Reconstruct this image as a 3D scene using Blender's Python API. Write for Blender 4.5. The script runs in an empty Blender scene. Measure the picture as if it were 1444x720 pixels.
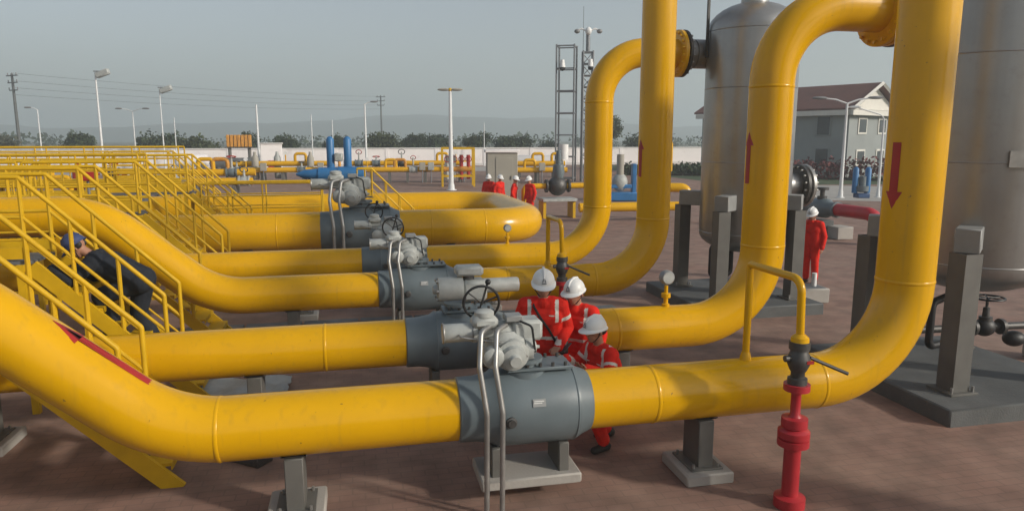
import bpy, bmesh, math, random
import numpy as np
from mathutils import Vector, Matrix

random.seed(7); RNG = np.random.default_rng(7)
R = math.radians
scene = bpy.context.scene
COL = scene.collection

# ------------------------------------------------------------------ camera
PSI = R(12.5); PITCH = math.atan(165/1000); CAMH = 3.35
cam = bpy.data.cameras.new('camera'); camo = bpy.data.objects.new('camera', cam); COL.objects.link(camo)
camo.location = (0, 0, CAMH); camo.rotation_euler = (R(90)-PITCH, 0, -PSI)
cam.sensor_fit = 'HORIZONTAL'; cam.sensor_width = 36; cam.lens = 36*1000/1444
cam.clip_start = 0.1; cam.clip_end = 20000
scene.camera = camo

# ------------------------------------------------------------------ light
SUN_EL = R(24); SUN_AZ = math.atan2(0.80, -0.60)      # from +Y towards +X
w = bpy.data.worlds.new('World'); scene.world = w; w.use_nodes = True
nt = w.node_tree; nt.nodes.clear()
sky = nt.nodes.new('ShaderNodeTexSky'); sky.sky_type = 'NISHITA'; sky.sun_disc = False
sky.sun_elevation = SUN_EL; sky.sun_rotation = SUN_AZ
sky.air_density = 1.0; sky.dust_density = 2.2; sky.ozone_density = 1.0; sky.altitude = 0
hsv = nt.nodes.new('ShaderNodeHueSaturation'); hsv.inputs['Saturation'].default_value = 0.6
bg = nt.nodes.new('ShaderNodeBackground'); bg.inputs['Strength'].default_value = 0.125
ow = nt.nodes.new('ShaderNodeOutputWorld')
nt.links.new(sky.outputs[0], hsv.inputs['Color']); nt.links.new(hsv.outputs[0], bg.inputs[0]); nt.links.new(bg.outputs[0], ow.inputs[0])
sl = bpy.data.lights.new('sun', 'SUN'); sl.energy = 3.7; sl.angle = R(4); sl.color = (1.0, 0.93, 0.82)
so = bpy.data.objects.new('sun', sl); COL.objects.link(so)
sdir = Vector((math.sin(SUN_AZ)*math.cos(SUN_EL), math.cos(SUN_AZ)*math.cos(SUN_EL), math.sin(SUN_EL)))
so.rotation_euler = sdir.to_track_quat('Z', 'Y').to_euler(); so.location = (20, -20, 30)
vs = scene.view_settings
vs.view_transform = 'Standard'; vs.look = 'None'; vs.gamma = 1; vs.exposure = 0.0; vs.use_curve_mapping = False
scene.render.engine = 'CYCLES'
scene.cycles.volume_bounces = 1

# ------------------------------------------------------------------ materials
def mat(name, col, rough=0.5, metal=0.0, var=0.08, scale=3.0, bump=0.0, bscale=60.0, coat=0.0, dirt=None, spec=0.5, emit=None):
    m = bpy.data.materials.new(name); m.use_nodes = True
    n = m.node_tree.nodes; l = m.node_tree.links
    b = n['Principled BSDF']
    b.inputs['Metallic'].default_value = metal
    b.inputs['Specular IOR Level'].default_value = spec
    if coat: b.inputs['Coat Weight'].default_value = coat; b.inputs['Coat Roughness'].default_value = 0.15
    geo = n.new('ShaderNodeNewGeometry')
    nz = n.new('ShaderNodeTexNoise'); nz.inputs['Scale'].default_value = scale; nz.inputs['Detail'].default_value = 6
    l.new(geo.outputs['Position'], nz.inputs['Vector'])
    rp = n.new('ShaderNodeMapRange'); rp.inputs[1].default_value = 0.3; rp.inputs[2].default_value = 0.7
    rp.inputs[3].default_value = 1-var; rp.inputs[4].default_value = 1+var
    l.new(nz.outputs['Fac'], rp.inputs[0])
    mx = n.new('ShaderNodeMix'); mx.data_type = 'RGBA'; mx.blend_type = 'MULTIPLY'; mx.inputs['Factor'].default_value = 1
    mx.inputs['A'].default_value = (*col, 1)
    l.new(rp.outputs[0], mx.inputs['B'])
    out = mx.outputs['Result']
    if dirt:
        nd = n.new('ShaderNodeTexNoise'); nd.inputs['Scale'].default_value = scale*4.3; nd.inputs['Detail'].default_value = 8; nd.inputs['Roughness'].default_value = .7
        l.new(geo.outputs['Position'], nd.inputs['Vector'])
        rd = n.new('ShaderNodeMapRange'); rd.inputs[1].default_value = .55; rd.inputs[2].default_value = .8; rd.inputs[3].default_value = 0; rd.inputs[4].default_value = dirt[1]
        l.new(nd.outputs['Fac'], rd.inputs[0])
        md = n.new('ShaderNodeMix'); md.data_type = 'RGBA'; l.new(rd.outputs[0], md.inputs['Factor'])
        l.new(out, md.inputs['A']); md.inputs['B'].default_value = (*dirt[0], 1); out = md.outputs['Result']
    l.new(out, b.inputs['Base Color'])
    rr = n.new('ShaderNodeMapRange'); rr.inputs[3].default_value = max(0.05, rough-.07); rr.inputs[4].default_value = min(1, rough+.1)
    l.new(nz.outputs['Fac'], rr.inputs[0]); l.new(rr.outputs[0], b.inputs['Roughness'])
    if bump:
        nb = n.new('ShaderNodeTexNoise'); nb.inputs['Scale'].default_value = bscale; nb.inputs['Detail'].default_value = 4
        l.new(geo.outputs['Position'], nb.inputs['Vector'])
        bp = n.new('ShaderNodeBump'); bp.inputs['Strength'].default_value = bump; bp.inputs['Distance'].default_value = .02
        l.new(nb.outputs['Fac'], bp.inputs['Height']); l.new(bp.outputs[0], b.inputs['Normal'])
    return m

M = {}
def yellow_mat():
    m = mat('yellow_gloss_paint', (.68, .362, .001), 0.21, var=.06, scale=1.1, bump=.03, bscale=9, dirt=((.42, .24, .02), .2), spec=.38)
    n = m.node_tree.nodes; l = m.node_tree.links; b = n['Principled BSDF']
    geo = n.new('ShaderNodeNewGeometry'); src = b.inputs['Base Color'].links[0].from_socket
    # run marks: noise stretched along the height, only where it is strongest
    mp = n.new('ShaderNodeMapping'); mp.inputs['Scale'].default_value = (9, 9, .7); l.new(geo.outputs['Position'], mp.inputs['Vector'])
    st = n.new('ShaderNodeTexNoise'); st.inputs['Scale'].default_value = 1.6; st.inputs['Detail'].default_value = 5; l.new(mp.outputs[0], st.inputs['Vector'])
    r1 = n.new('ShaderNodeMapRange'); r1.inputs[1].default_value = .56; r1.inputs[2].default_value = .74; r1.inputs[4].default_value = .2; l.new(st.outputs['Fac'], r1.inputs[0])
    m1 = n.new('ShaderNodeMix'); m1.data_type = 'RGBA'; l.new(r1.outputs[0], m1.inputs['Factor']); l.new(src, m1.inputs['A']); m1.inputs['B'].default_value = (.33, .21, .045, 1)
    # chips
    ch = n.new('ShaderNodeTexNoise'); ch.inputs['Scale'].default_value = 26; ch.inputs['Detail'].default_value = 3; l.new(geo.outputs['Position'], ch.inputs['Vector'])
    r2 = n.new('ShaderNodeMapRange'); r2.inputs[1].default_value = .735; r2.inputs[2].default_value = .75; r2.inputs[4].default_value = .75; l.new(ch.outputs['Fac'], r2.inputs[0])
    m2 = n.new('ShaderNodeMix'); m2.data_type = 'RGBA'; l.new(r2.outputs[0], m2.inputs['Factor']); l.new(m1.outputs['Result'], m2.inputs['A']); m2.inputs['B'].default_value = (.13, .07, .03, 1)
    l.new(m2.outputs['Result'], b.inputs['Base Color'])
    return m
M['yellow'] = yellow_mat()
M['yrail'] = mat('yellow_rail_paint', (.60, .36, .006), .5, var=.1, scale=5, spec=.35)
M['slate'] = mat('slate_valve_paint', (.125, .155, .168), .4, var=.1, scale=3, bump=.04, bscale=20, dirt=((.2, .2, .19), .3))
M['grey'] = mat('light_grey_enamel', (.38, .395, .375), .5, var=.16, scale=8, bump=.05, bscale=40, dirt=((.22, .21, .19), .45))
M['tube'] = mat('steel_tube', (.34, .335, .32), .42, metal=.7, var=.12, scale=9)
M['bolt'] = mat('dark_steel', (.09, .088, .085), .5, metal=.6, var=.2, scale=20)
M['black'] = mat('black_rubber', (.015, .015, .016), .5, var=.2)
M['white'] = mat('white_plate', (.74, .74, .72), .5, var=.05)
M['vessel'] = mat('vessel_grey_coat', (.35, .35, .34), .34, metal=.65, var=.1, scale=1.6, bump=.02, bscale=6, dirt=((.2, .17, .14), .35))
def streaks(m, c, amt):
    n = m.node_tree.nodes; l = m.node_tree.links; b = n['Principled BSDF']; src = b.inputs['Base Color'].links[0].from_socket
    geo = n.new('ShaderNodeNewGeometry'); mp = n.new('ShaderNodeMapping'); mp.inputs['Scale'].default_value = (7, 7, .35); l.new(geo.outputs['Position'], mp.inputs['Vector'])
    st = n.new('ShaderNodeTexNoise'); st.inputs['Scale'].default_value = 1.3; st.inputs['Detail'].default_value = 7; l.new(mp.outputs[0], st.inputs['Vector'])
    r1 = n.new('ShaderNodeMapRange'); r1.inputs[1].default_value = .45; r1.inputs[2].default_value = .75; r1.inputs[4].default_value = amt; l.new(st.outputs['Fac'], r1.inputs[0])
    m1 = n.new('ShaderNodeMix'); m1.data_type = 'RGBA'; l.new(r1.outputs[0], m1.inputs['Factor']); l.new(src, m1.inputs['A']); m1.inputs['B'].default_value = (*c, 1)
    l.new(m1.outputs['Result'], b.inputs['Base Color'])
streaks(M['vessel'], (.24, .235, .22), .25)
M['leg'] = mat('leg_grey_paint', (.115, .112, .102), .6, var=.12, scale=4, dirt=((.18, .15, .12), .3))
M['box'] = mat('box_grey_paint', (.25, .255, .25), .5, var=.1, scale=4)
M['slab'] = mat('slab_dark_concrete', (.095, .10, .10), .75, var=.2, scale=2.5, bump=.3, bscale=40, dirt=((.17, .14, .12), .5))
M['concrete'] = mat('pale_concrete', (.36, .34, .31), .85, var=.15, scale=.6, bump=.2, bscale=30, dirt=((.22, .19, .17), .4))
M['red'] = mat('red_paint', (.36, .018, .014), .5, var=.12, scale=6)
M['redpipe'] = mat('red_pipe_paint', (.42, .022, .03), .42, var=.12, scale=3)
M['cloth'] = mat('red_coverall_cloth', (.66, .024, .014), .85, var=.16, scale=9, bump=.9, bscale=11, spec=.2)
M['darkcloth'] = mat('dark_cloth', (.022, .026, .034), .9, var=.2, scale=9, bump=.4, bscale=14, spec=.2)
M['skin'] = mat('skin', (.38, .19, .12), .55, var=.08, scale=30)
M['boot'] = mat('boot_leather', (.02, .018, .016), .6)
M['helmet'] = mat('helmet_shell', (.74, .74, .72), .35, var=.03)
M['bluehelmet'] = mat('blue_helmet_shell', (.045, .065, .16), .6, var=.05)
M['reflect'] = mat('reflective_tape', (.62, .60, .54), .5, var=.08, scale=20)
M['emblem'] = mat('helmet_emblem', (.10, .11, .13), .5)
M['blue'] = mat('blue_paint', (.03, .155, .36), .45, var=.12, scale=2)
M['darkblue'] = mat('dark_blue_paint', (.025, .07, .17), .5, var=.12, scale=2)
M['wall'] = mat('white_wall_paint', (.82, .78, .76), .8, var=.05, scale=.25, bump=.1, bscale=8, dirt=((.5, .42, .38), .5))
M['coping'] = mat('wall_coping', (.62, .60, .58), .8, var=.06, scale=.5)
M['lampwhite'] = mat('lamp_post_white', (.68, .69, .68), .5, var=.05)
M['lampgrey'] = mat('lamp_head_grey', (.2, .2, .2), .5)
M['galv'] = mat('galvanised_steel', (.20, .21, .22), .5, metal=.4, var=.1)
M['beige'] = mat('beige_cabinet', (.33, .31, .26), .6, var=.06, scale=1)
M['orange'] = mat('orange_sheet', (.55, .25, .03), .6, var=.2, scale=6)
M['roof'] = mat('maroon_roof', (.15, .065, .05), .75, var=.15, scale=.8)
M['bwall'] = mat('grey_render', (.27, .29, .285), .85, var=.1, scale=.4)
M['gable'] = mat('cream_gable', (.66, .64, .58), .8, var=.04)
M['glass'] = mat('window_glass', (.06, .07, .075), .2, var=.1)
M['bark'] = mat('bark', (.07, .055, .04), .9, var=.2, scale=5)
M['tarp'] = mat('pale_tarp', (.36, .38, .37), .6, var=.15, scale=4)
M['grate'] = mat('trench_cover', (.12, .13, .14), .7, var=.2, scale=6, bump=.3, bscale=30)
def leafmat(name, c):
    m = mat(name, c, .7, var=.35, scale=.6, spec=.25)
    return m
M['leafd'] = leafmat('leaf_dark', (.040, .058, .026)); M['leafm'] = leafmat('leaf_mid', (.055, .07, .03)); M['leafg'] = leafmat('leaf_grey', (.075, .08, .055))
M['hedge'] = leafmat('red_hedge_leaf', (.16, .045, .045)); M['lawn'] = mat('lawn', (.05, .075, .03), .9, var=.25, scale=.8)
M['hill'] = mat('far_hill', (.045, .055, .04), .95, var=.25, scale=.004)
M['field'] = mat('field', (.10, .10, .06), .95, var=.3, scale=.02)

def paver_mat():
    m = bpy.data.materials.new('red_brown_pavers'); m.use_nodes = True
    n = m.node_tree.nodes; l = m.node_tree.links; b = n['Principled BSDF']
    geo = n.new('ShaderNodeNewGeometry')
    br = n.new('ShaderNodeTexBrick'); br.inputs['Scale'].default_value = 1.0
    br.inputs['Brick Width'].default_value = .24; br.inputs['Row Height'].default_value = .12
    br.inputs['Mortar Size'].default_value = .009; br.inputs['Mortar Smooth'].default_value = .4; br.inputs['Bias'].default_value = 0
    br.inputs['Color1'].default_value = (.26, .155, .118, 1); br.inputs['Color2'].default_value = (.235, .14, .108, 1); br.inputs['Mortar'].default_value = (.20, .125, .097, 1)
    l.new(geo.outputs['Position'], br.inputs['Vector'])
    n1 = n.new('ShaderNodeTexNoise'); n1.inputs['Scale'].default_value = .7; n1.inputs['Detail'].default_value = 7; n1.inputs['Roughness'].default_value = .65
    l.new(geo.outputs['Position'], n1.inputs['Vector'])
    r1 = n.new('ShaderNodeMapRange'); r1.inputs[1].default_value = .42; r1.inputs[2].default_value = .72; r1.inputs[4].default_value = .5
    l.new(n1.outputs['Fac'], r1.inputs[0])
    mx = n.new('ShaderNodeMix'); mx.data_type = 'RGBA'; l.new(r1.outputs[0], mx.inputs['Factor'])
    l.new(br.outputs['Color'], mx.inputs['A']); mx.inputs['B'].default_value = (.32, .235, .18, 1)
    n2 = n.new('ShaderNodeTexNoise'); n2.inputs['Scale'].default_value = 2.3; n2.inputs['Detail'].default_value = 8
    l.new(geo.outputs['Position'], n2.inputs['Vector'])
    r2 = n.new('ShaderNodeMapRange'); r2.inputs[1].default_value = .3; r2.inputs[2].default_value = .7; r2.inputs[3].default_value = .72; r2.inputs[4].default_value = 1.18
    l.new(n2.outputs['Fac'], r2.inputs[0])
    mm = n.new('ShaderNodeMix'); mm.data_type = 'RGBA'; mm.blend_type = 'MULTIPLY'; mm.inputs['Factor'].default_value = 1
    l.new(mx.outputs['Result'], mm.inputs['A']); l.new(r2.outputs[0], mm.inputs['B'])
    l.new(mm.outputs['Result'], b.inputs['Base Color']); b.inputs['Roughness'].default_value = .82
    bp = n.new('ShaderNodeBump'); bp.inputs['Strength'].default_value = .12; bp.inputs['Distance'].default_value = .01; bp.invert = True
    l.new(br.outputs['Fac'], bp.inputs['Height']); l.new(bp.outputs[0], b.inputs['Normal'])
    return m
M['paver'] = paver_mat()

# ------------------------------------------------------------------ mesh helpers
class MB:
    def __init__(s): s.v = []; s.f = []
    def add(s, v, f):
        o = len(s.v); s.v += [tuple(p) for p in v]; s.f += [tuple(i+o for i in q) for q in f]; return s
    def box(s, c, d, bev=0.0, rot=None):
        c = Vector(c); h = [x/2 for x in d]
        b = min(bev, min(h)*.9)
        bm = bmesh.new()
        for sx in (-1, 1):
            for sy in (-1, 1):
                for sz in (-1, 1):
                    if b <= 0: pts = [(sx*h[0], sy*h[1], sz*h[2])]
                    else: pts = [(sx*(h[0]-b), sy*(h[1]-b), sz*h[2]), (sx*(h[0]-b), sy*h[1], sz*(h[2]-b)), (sx*h[0], sy*(h[1]-b), sz*(h[2]-b))]
                    for p in pts: bm.verts.new(p)
        bmesh.ops.convex_hull(bm, input=bm.verts)
        bmesh.ops.dissolve_limit(bm, angle_limit=.01, verts=bm.verts, edges=bm.edges)
        bm.verts.index_update()
        vv = [v.co.copy() for v in bm.verts]
        if rot is not None: vv = [rot @ p for p in vv]
        s.add([p+c for p in vv], [[v.index for v in f.verts] for f in bm.faces]); bm.free(); return s
    def tube(s, pts, r, n=12, caps=True):
        pts = [Vector(p) for p in pts]; k = len(pts)
        rs = r if hasattr(r, '__len__') else [r]*k
        t0 = (pts[1]-pts[0]).normalized()
        up = Vector((0, 0, 1)) if abs(t0.z) < .9 else Vector((0, 1, 0))
        a = t0.cross(up).normalized(); V = []
        prev = t0
        for i in range(k):
            if i == 0: t = t0
            elif i == k-1: t = (pts[i]-pts[i-1]).normalized()
            else: t = ((pts[i+1]-pts[i]).normalized()+(pts[i]-pts[i-1]).normalized()).normalized()
            q = prev.rotation_difference(t); a = q @ a; a = (a - t*a.dot(t)).normalized(); b = t.cross(a); prev = t
            for j in range(n):
                an = 2*math.pi*j/n; V.append(pts[i]+(a*math.cos(an)+b*math.sin(an))*rs[i])
        F = []
        for i in range(k-1):
            for j in range(n):
                j2 = (j+1) % n; F.append((i*n+j, i*n+j2, (i+1)*n+j2, (i+1)*n+j))
        if caps: F.append(tuple(range(n-1, -1, -1))); F.append(tuple((k-1)*n+j for j in range(n)))
        return s.add(V, F)
    def cyl(s, a, b, r, r2=None, n=16): return s.tube([a, b], [r, r if r2 is None else r2], n)
    def lathe(s, a, b, prof, n=32):
        """prof: list of (distance from a towards b, radius); shares one axis"""
        a = Vector(a); b = Vector(b); t = (b-a).normalized()
        up = Vector((0, 0, 1)) if abs(t.z) < .9 else Vector((0, 1, 0))
        e = t.cross(up).normalized(); g = t.cross(e); V = []; F = []
        for (d, r) in prof:
            for j in range(n):
                an = 2*math.pi*j/n; V.append(a+t*d+(e*math.cos(an)+g*math.sin(an))*r)
        for i in range(len(prof)-1):
            for j in range(n):
                j2 = (j+1) % n; F.append((i*n+j, (i+1)*n+j, (i+1)*n+j2, i*n+j2))
        if prof[0][1] > 1e-4: F.append(tuple(range(n)))
        if prof[-1][1] > 1e-4: F.append(tuple((len(prof)-1)*n+j for j in range(n-1, -1, -1)))
        return s.add(V, F)
    def torus(s, c, ax, Rr, r, n=28, k=8):
        c = Vector(c); ax = Vector(ax).normalized()
        up = Vector((0, 0, 1)) if abs(ax.z) < .9 else Vector((0, 1, 0))
        e = ax.cross(up).normalized(); g = ax.cross(e); V = []; F = []
        for i in range(n):
            a = 2*math.pi*i/n; d = e*math.cos(a)+g*math.sin(a)
            for j in range(k):
                b = 2*math.pi*j/k; V.append(c+d*(Rr+r*math.cos(b))+ax*(r*math.sin(b)))
        for i in range(n):
            for j in range(k):
                F.append((i*k+j, ((i+1) % n)*k+j, ((i+1) % n)*k+(j+1) % k, i*k+(j+1) % k))
        return s.add(V, F)
    def ell(s, c, r, n=16, k=10):
        c = Vector(c); V = []; F = []
        for i in range(k+1):
            th = math.pi*i/k
            for j in range(n):
                a = 2*math.pi*j/n; V.append((c.x+r[0]*math.sin(th)*math.cos(a), c.y+r[1]*math.sin(th)*math.sin(a), c.z+r[2]*math.cos(th)))
        for i in range(k):
            for j in range(n): F.append((i*n+j, (i+1)*n+j, (i+1)*n+(j+1) % n, i*n+(j+1) % n))
        return s.add(V, F)
    def mesh(s, name, m, smooth=40):
        me = bpy.data.meshes.new(name); me.from_pydata(s.v, [], s.f); me.update()
        bm = bmesh.new(); bm.from_mesh(me); bmesh.ops.remove_doubles(bm, verts=bm.verts, dist=1e-5)
        bmesh.ops.recalc_face_normals(bm, faces=bm.faces); bm.to_mesh(me); bm.free()
        if smooth:
            me.shade_smooth(); me.set_sharp_from_angle(angle=R(smooth))
        me.materials.append(M[m] if isinstance(m, str) else m)
        return me
    def build(s, name, m, parent=None, smooth=40):
        o = bpy.data.objects.new(name, s.mesh(name, m, smooth)); COL.objects.link(o)
        if parent: o.parent = parent
        return o

def tag(o, label=None, cat=None, group=None, kind=None):
    if label: o['label'] = label
    if cat: o['category'] = cat
    if group: o['group'] = group
    if kind: o['kind'] = kind
    return o
def thing(name, label, cat, loc=(0, 0, 0), rz=0, group=None, scale=1):
    o = bpy.data.objects.new(name, None); COL.objects.link(o); o.location = loc; o.rotation_euler = (0, 0, rz); o.scale = (scale,)*3
    o.empty_display_size = .2
    return tag(o, label, cat, group)
def link(name, me, parent, loc=(0, 0, 0), rot=None):
    o = bpy.data.objects.new(name, me); COL.objects.link(o); o.parent = parent; o.location = loc
    if rot: o.rotation_euler = rot
    return o
def copy_tree(o, parent=None):
    c = o.copy(); COL.objects.link(c); c.parent = parent
    for ch in [x for x in KIDS(o)]: copy_tree(ch, c)
    return c
def KIDS(o): return list(o.children)
def fillet(pts, rad, seg=12):
    pts = [Vector(p) for p in pts]; out = [pts[0]]
    for i in range(1, len(pts)-1):
        a = (pts[i-1]-pts[i]).normalized(); b = (pts[i+1]-pts[i]).normalized()
        ang = a.angle(b); r = rad[i-1] if hasattr(rad, '__len__') else rad
        d = r/math.tan(ang/2); cdir = (a+b).normalized(); c = pts[i]+cdir*(r/math.sin(ang/2))
        s = pts[i]+a*d-c; e = pts[i]+b*d-c; tot = s.angle(e)
        ax = s.cross(e).normalized()
        for k in range(seg+1): out.append(c+Matrix.Rotation(tot*k/seg, 3, ax) @ s)
    out.append(pts[-1]); return out
def arrow(parent, c, d, nrm, ln, wid, r, name='flow_arrow'):
    """red arrow lying on a round pipe: c on the axis, d the way it points, nrm the side it faces"""
    d = Vector(d).normalized(); nrm = Vector(nrm); nrm = (nrm-d*nrm.dot(d)).normalized(); sd = d.cross(nrm); c = Vector(c)
    mb = MB()
    def strip(u0, u1, w0, w1, k=8):
        V = []; F = []
        for u, ww in ((u0, w0), (u1, w1)):
            for i in range(k+1):
                a = (-ww/2+ww*i/k)/r; V.append(c+d*u+(nrm*math.cos(a)+sd*math.sin(a))*(r+.003))
        for i in range(k): F.append((i, i+1, k+2+i, k+1+i))
        mb.add(V, F)
    hl = ln*.26
    strip(-ln/2, ln/2-hl, wid*.5, wid*.5); strip(ln/2-hl, ln/2, wid, wid*.02)
    return mb.build(name, 'red', parent)

# ------------------------------------------------------------------ setting
def sheet(name, poly, z, m):
    o = MB().add([(x, y, z) for x, y in poly], [tuple(range(len(poly)))]).build(name, m, None, 0)
    return tag(o, kind='structure')
sheet('ground', [(-4000, -300), (4000, -300), (4000, 4200), (-4000, 4200)], 0, 'field')
sheet('yard_paving', [(-90, -40), (70, -40), (70, 88), (-90, 88)], .004, 'paver')
sheet('lawn', [(27, 47), (69, 40), (69, 86), (27, 86)], .008, 'lawn')
sheet('concrete_walk', [(21, 36.5), (40, 26), (46, 37), (27, 49)], .012, 'concrete')
sheet('perimeter_road', [(-89, 70), (19, 73), (19, 84), (-89, 81)], .008, 'concrete')
# far hills
V = []; F = []; N = 160
for row, (dy, hs) in enumerate(((0, 0), (250, .75), (500, 1), (900, .2))):
    for i in range(N):
        x = -2600+5600*i/(N-1)
        h = 46+20*math.sin(x*.0021+1)+12*math.sin(x*.0063+.4)+5*math.sin(x*.019)+2*math.sin(x*.06)
        V.append((x, 1000+dy*.5+40*math.sin(x*.003), h*hs*.55))
for r_ in range(3):
    for i in range(N-1): F.append((r_*N+i, r_*N+i+1, (r_+1)*N+i+1, (r_+1)*N+i))
tag(MB().add(V, F).build('hills', 'hill', None, 60), kind='structure')

# perimeter wall
WY = 88
t = thing('perimeter_wall', 'long low white painted wall closing the far side of the yard', 'wall', (-20, WY, 0))
MB().box((0, 0, 1.03), (140, .24, 2.06), 0).build('wall_face', 'wall', t)
MB().box((0, 0, 2.14), (140.1, .40, .15), .03).build('coping', 'coping', t)
MB().box((0, -.16, .16), (140, .08, .32), 0).build('plinth', 'coping', t)
pm = MB().box((0, 0, 0), (.45, .36, 2.2), .02).mesh('pilaster', 'wall')
for i in range(23): link('pilaster', pm, t, (-66+6*i, 0, 1.12))

# ------------------------------------------------------------------ pipes
PR = .28
def weld(parent, c, ax, r):
    c = Vector(c); ax = Vector(ax); MB().lathe(c-ax*.022, c+ax, [(0, r-.002), (.008, r+.003), (.022, r+.006), (.036, r+.003), (.044, r-.002)], 40).build('weld_seam', 'yellow', parent, 80)
def support(parent, x, y, z, r):
    MB().box((x, y, .06), (.5, .6, .12), .015).build('support_plinth', 'concrete', parent)
    h = z-r
    MB().box((x, y, .13), (.34, .44, .02), .004).build('base_plate', 'leg', parent)
    for bx in (-.13, .13):
        for by in (-.18, .18): MB().cyl((x+bx, y+by, .13), (x+bx, y+by, .18), .014, n=6).build('anchor_bolt', 'tube', parent)
    MB().box((x, y, .12+(h-.12)/2), (.16, .34, h-.12+.03), .008).build('support_post', 'leg', parent)
    # saddle strap round the lower half
    n = 14; Vv = []; Ff = []
    for xx in (-.11, .11):
        for rr in (r+.002, r+.016):
            for j in range(n+1):
                a = math.pi*1.3+math.pi*.4*j/n; Vv.append((x+xx, y+math.cos(a)*rr, z+math.sin(a)*rr))
    m_ = n+1
    for j in range(n):
        Ff += [(j, j+1, m_+j+1, m_+j), (2*m_+j, 2*m_+j+1, 3*m_+j+1, 3*m_+j), (m_+j, m_+j+1, 3*m_+j+1, 3*m_+j)]
    MB().add(Vv, Ff).build('saddle', 'leg', parent)
def flange(parent, c, ax, r, name='flange', m='yellow', bolts=16, th=.09):
    c = Vector(c); ax = Vector(ax).normalized()
    a = c-ax*th/2
    f_ = MB().lathe(a, a+ax, [(0, r-.02), (.015, r), (th-.015, r), (th, r-.02)], 40).build(name, m, parent)
    up = Vector((0, 0, 1)) if abs(ax.z) < .9 else Vector((0, 1, 0))
    e = ax.cross(up).normalized(); g = ax.cross(e)
    for i in range(bolts):
        an = 2*math.pi*(i+.5)/bolts; p = c+(e*math.cos(an)+g*math.sin(an))*(r-.055)
        MB().cyl(p-ax*(th/2+.045), p+ax*(th/2+.045), .024, n=6).build('bolt', m if m == 'yellow' else 'tube', f_)
    return f_

PIPES = {}
def gas_pipe(label, pts, rad, r, welds=(), sup=(), m='yellow', n=40):
    t = thing('gas_pipe', label, 'pipe', (0, 0, 0), 0, 'large yellow gas pipes')
    path = fillet(pts, rad, 14)
    MB().tube(path, r, n).build('pipe_run', m, t)
    for c, ax in welds: weld(t, c, ax, r)
    for (x, y, z) in sup: support(t, x, y, z, r)
    return t
BR = 1.0
A40 = R(40)
def incline(xc, y, z0, z1, xl):
    return [(xl, y, z1), (xc-(z1-z0)/math.tan(A40), y, z1), (xc, y, z0)]
# P1, nearest
Y1, Z1 = 6.2, .88; V2C = (8.2, 7.95); V1C = (7.75, 13.07)
p1 = gas_pipe('yellow gas pipe with welded slate valve nearest the three crouching and standing workers',
    incline(-1.6, Y1, Z1, 2.25, -9)+[(5.57, Y1, Z1), (5.57, Y1, 7.6), (V2C[0], V2C[1], 7.6), (V2C[0], V2C[1], 6.35)], [1.3, 1.3, BR, .8, .6], PR,
    [((2.75, Y1, Z1), (1, 0, 0)), ((4.55, Y1, Z1), (1, 0, 0)), ((5.57, Y1, 1.9), (0, 0, 1)), ((-1.2, Y1, Z1), (1, 0, 0))],
    [(-.6, Y1, Z1), (3.3, Y1, Z1)])
n1 = Vector((-math.sin(R(80)), -math.cos(R(80)), 0))
arrow(p1, (5.57, Y1, 2.98), (0, 0, -1), n1, .66, .19, PR)
ci = Vector((-1.6, Y1, Z1))+Vector((-math.cos(A40), 0, math.sin(A40)))*.80
arrow(p1, ci, (-math.cos(A40), 0, math.sin(A40)), Vector((.64, -.06, .77)), .95, .2, PR)
# P2
Y2, Z2 = 8.4, .91
p2 = gas_pipe('yellow gas pipe behind the three workers, rising and bending over to the near vessel',
    [(-9, Y2, Z2), (5.28, Y2, Z2), (5.28, Y2, 5.0), (7.35, Y2, 5.0)], [BR, .95], PR,
    [((3.2, Y2, Z2), (1, 0, 0)), ((5.28, Y2, 1.95), (0, 0, 1)), ((5.28, Y2, 4.0), (0, 0, 1)), ((-.4, Y2, Z2), (1, 0, 0))],
    [(-1.2, Y2, Z2), (3.3, Y2, Z2), (-4, Y2, Z2)])
arrow(p2, (5.28, Y2, 3.1), (0, 0, 1), (-math.sin(R(90)), -math.cos(R(90)), 0), .66, .19, PR)
flange(p2, (6.82, Y2, 5.0), (1, 0, 0), .46, bolts=18); flange(p2, (6.93, Y2, 5.0), (1, 0, 0), .45, bolts=18)
# P3
Y3, Z3 = 11.3, .97
p3 = gas_pipe('yellow gas pipe sloping down beside the stair with the dark-clothed climber',
    incline(-2.15, Y3, Z3, 2.25, -12)+[(4.98, Y3, Z3), (4.98, Y3, 7.6), (V1C[0], V1C[1], 7.6), (V1C[0], V1C[1], 6.2)], [1.3, 1.3, BR, .8, .6], PR,
    [((3.9, Y3, Z3), (1, 0, 0)), ((4.98, Y3, 2.0), (0, 0, 1)), ((2.4, Y3, Z3), (1, 0, 0))],
    [(-1, Y3, Z3), (3, Y3, Z3), (-7, Y3, 2.25)])
arrow(p3, (4.98, Y3, 3.02), (0, 0, 1), (-math.sin(R(82)), -math.cos(R(82)), 0), .62, .19, PR)
# P4
Y4, Z4 = 13.6, 1.02
p4 = gas_pipe('yellow gas pipe whose riser bends over to the bolted flange on the far vessel',
    [(-12, Y4, Z4), (4.78, Y4, Z4), (4.78, Y4, 5.02), (6.45, Y4, 5.02)], [BR, .95], PR,
    [((3.7, Y4, Z4), (1, 0, 0)), ((4.78, Y4, 2.0), (0, 0, 1)), ((4.78, Y4, 4.05), (0, 0, 1))],
    [(-1, Y4, Z4), (2.5, Y4, Z4)])
flange(p4, (6.42, Y4, 5.02), (1, 0, 0), .46, bolts=18)
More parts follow.
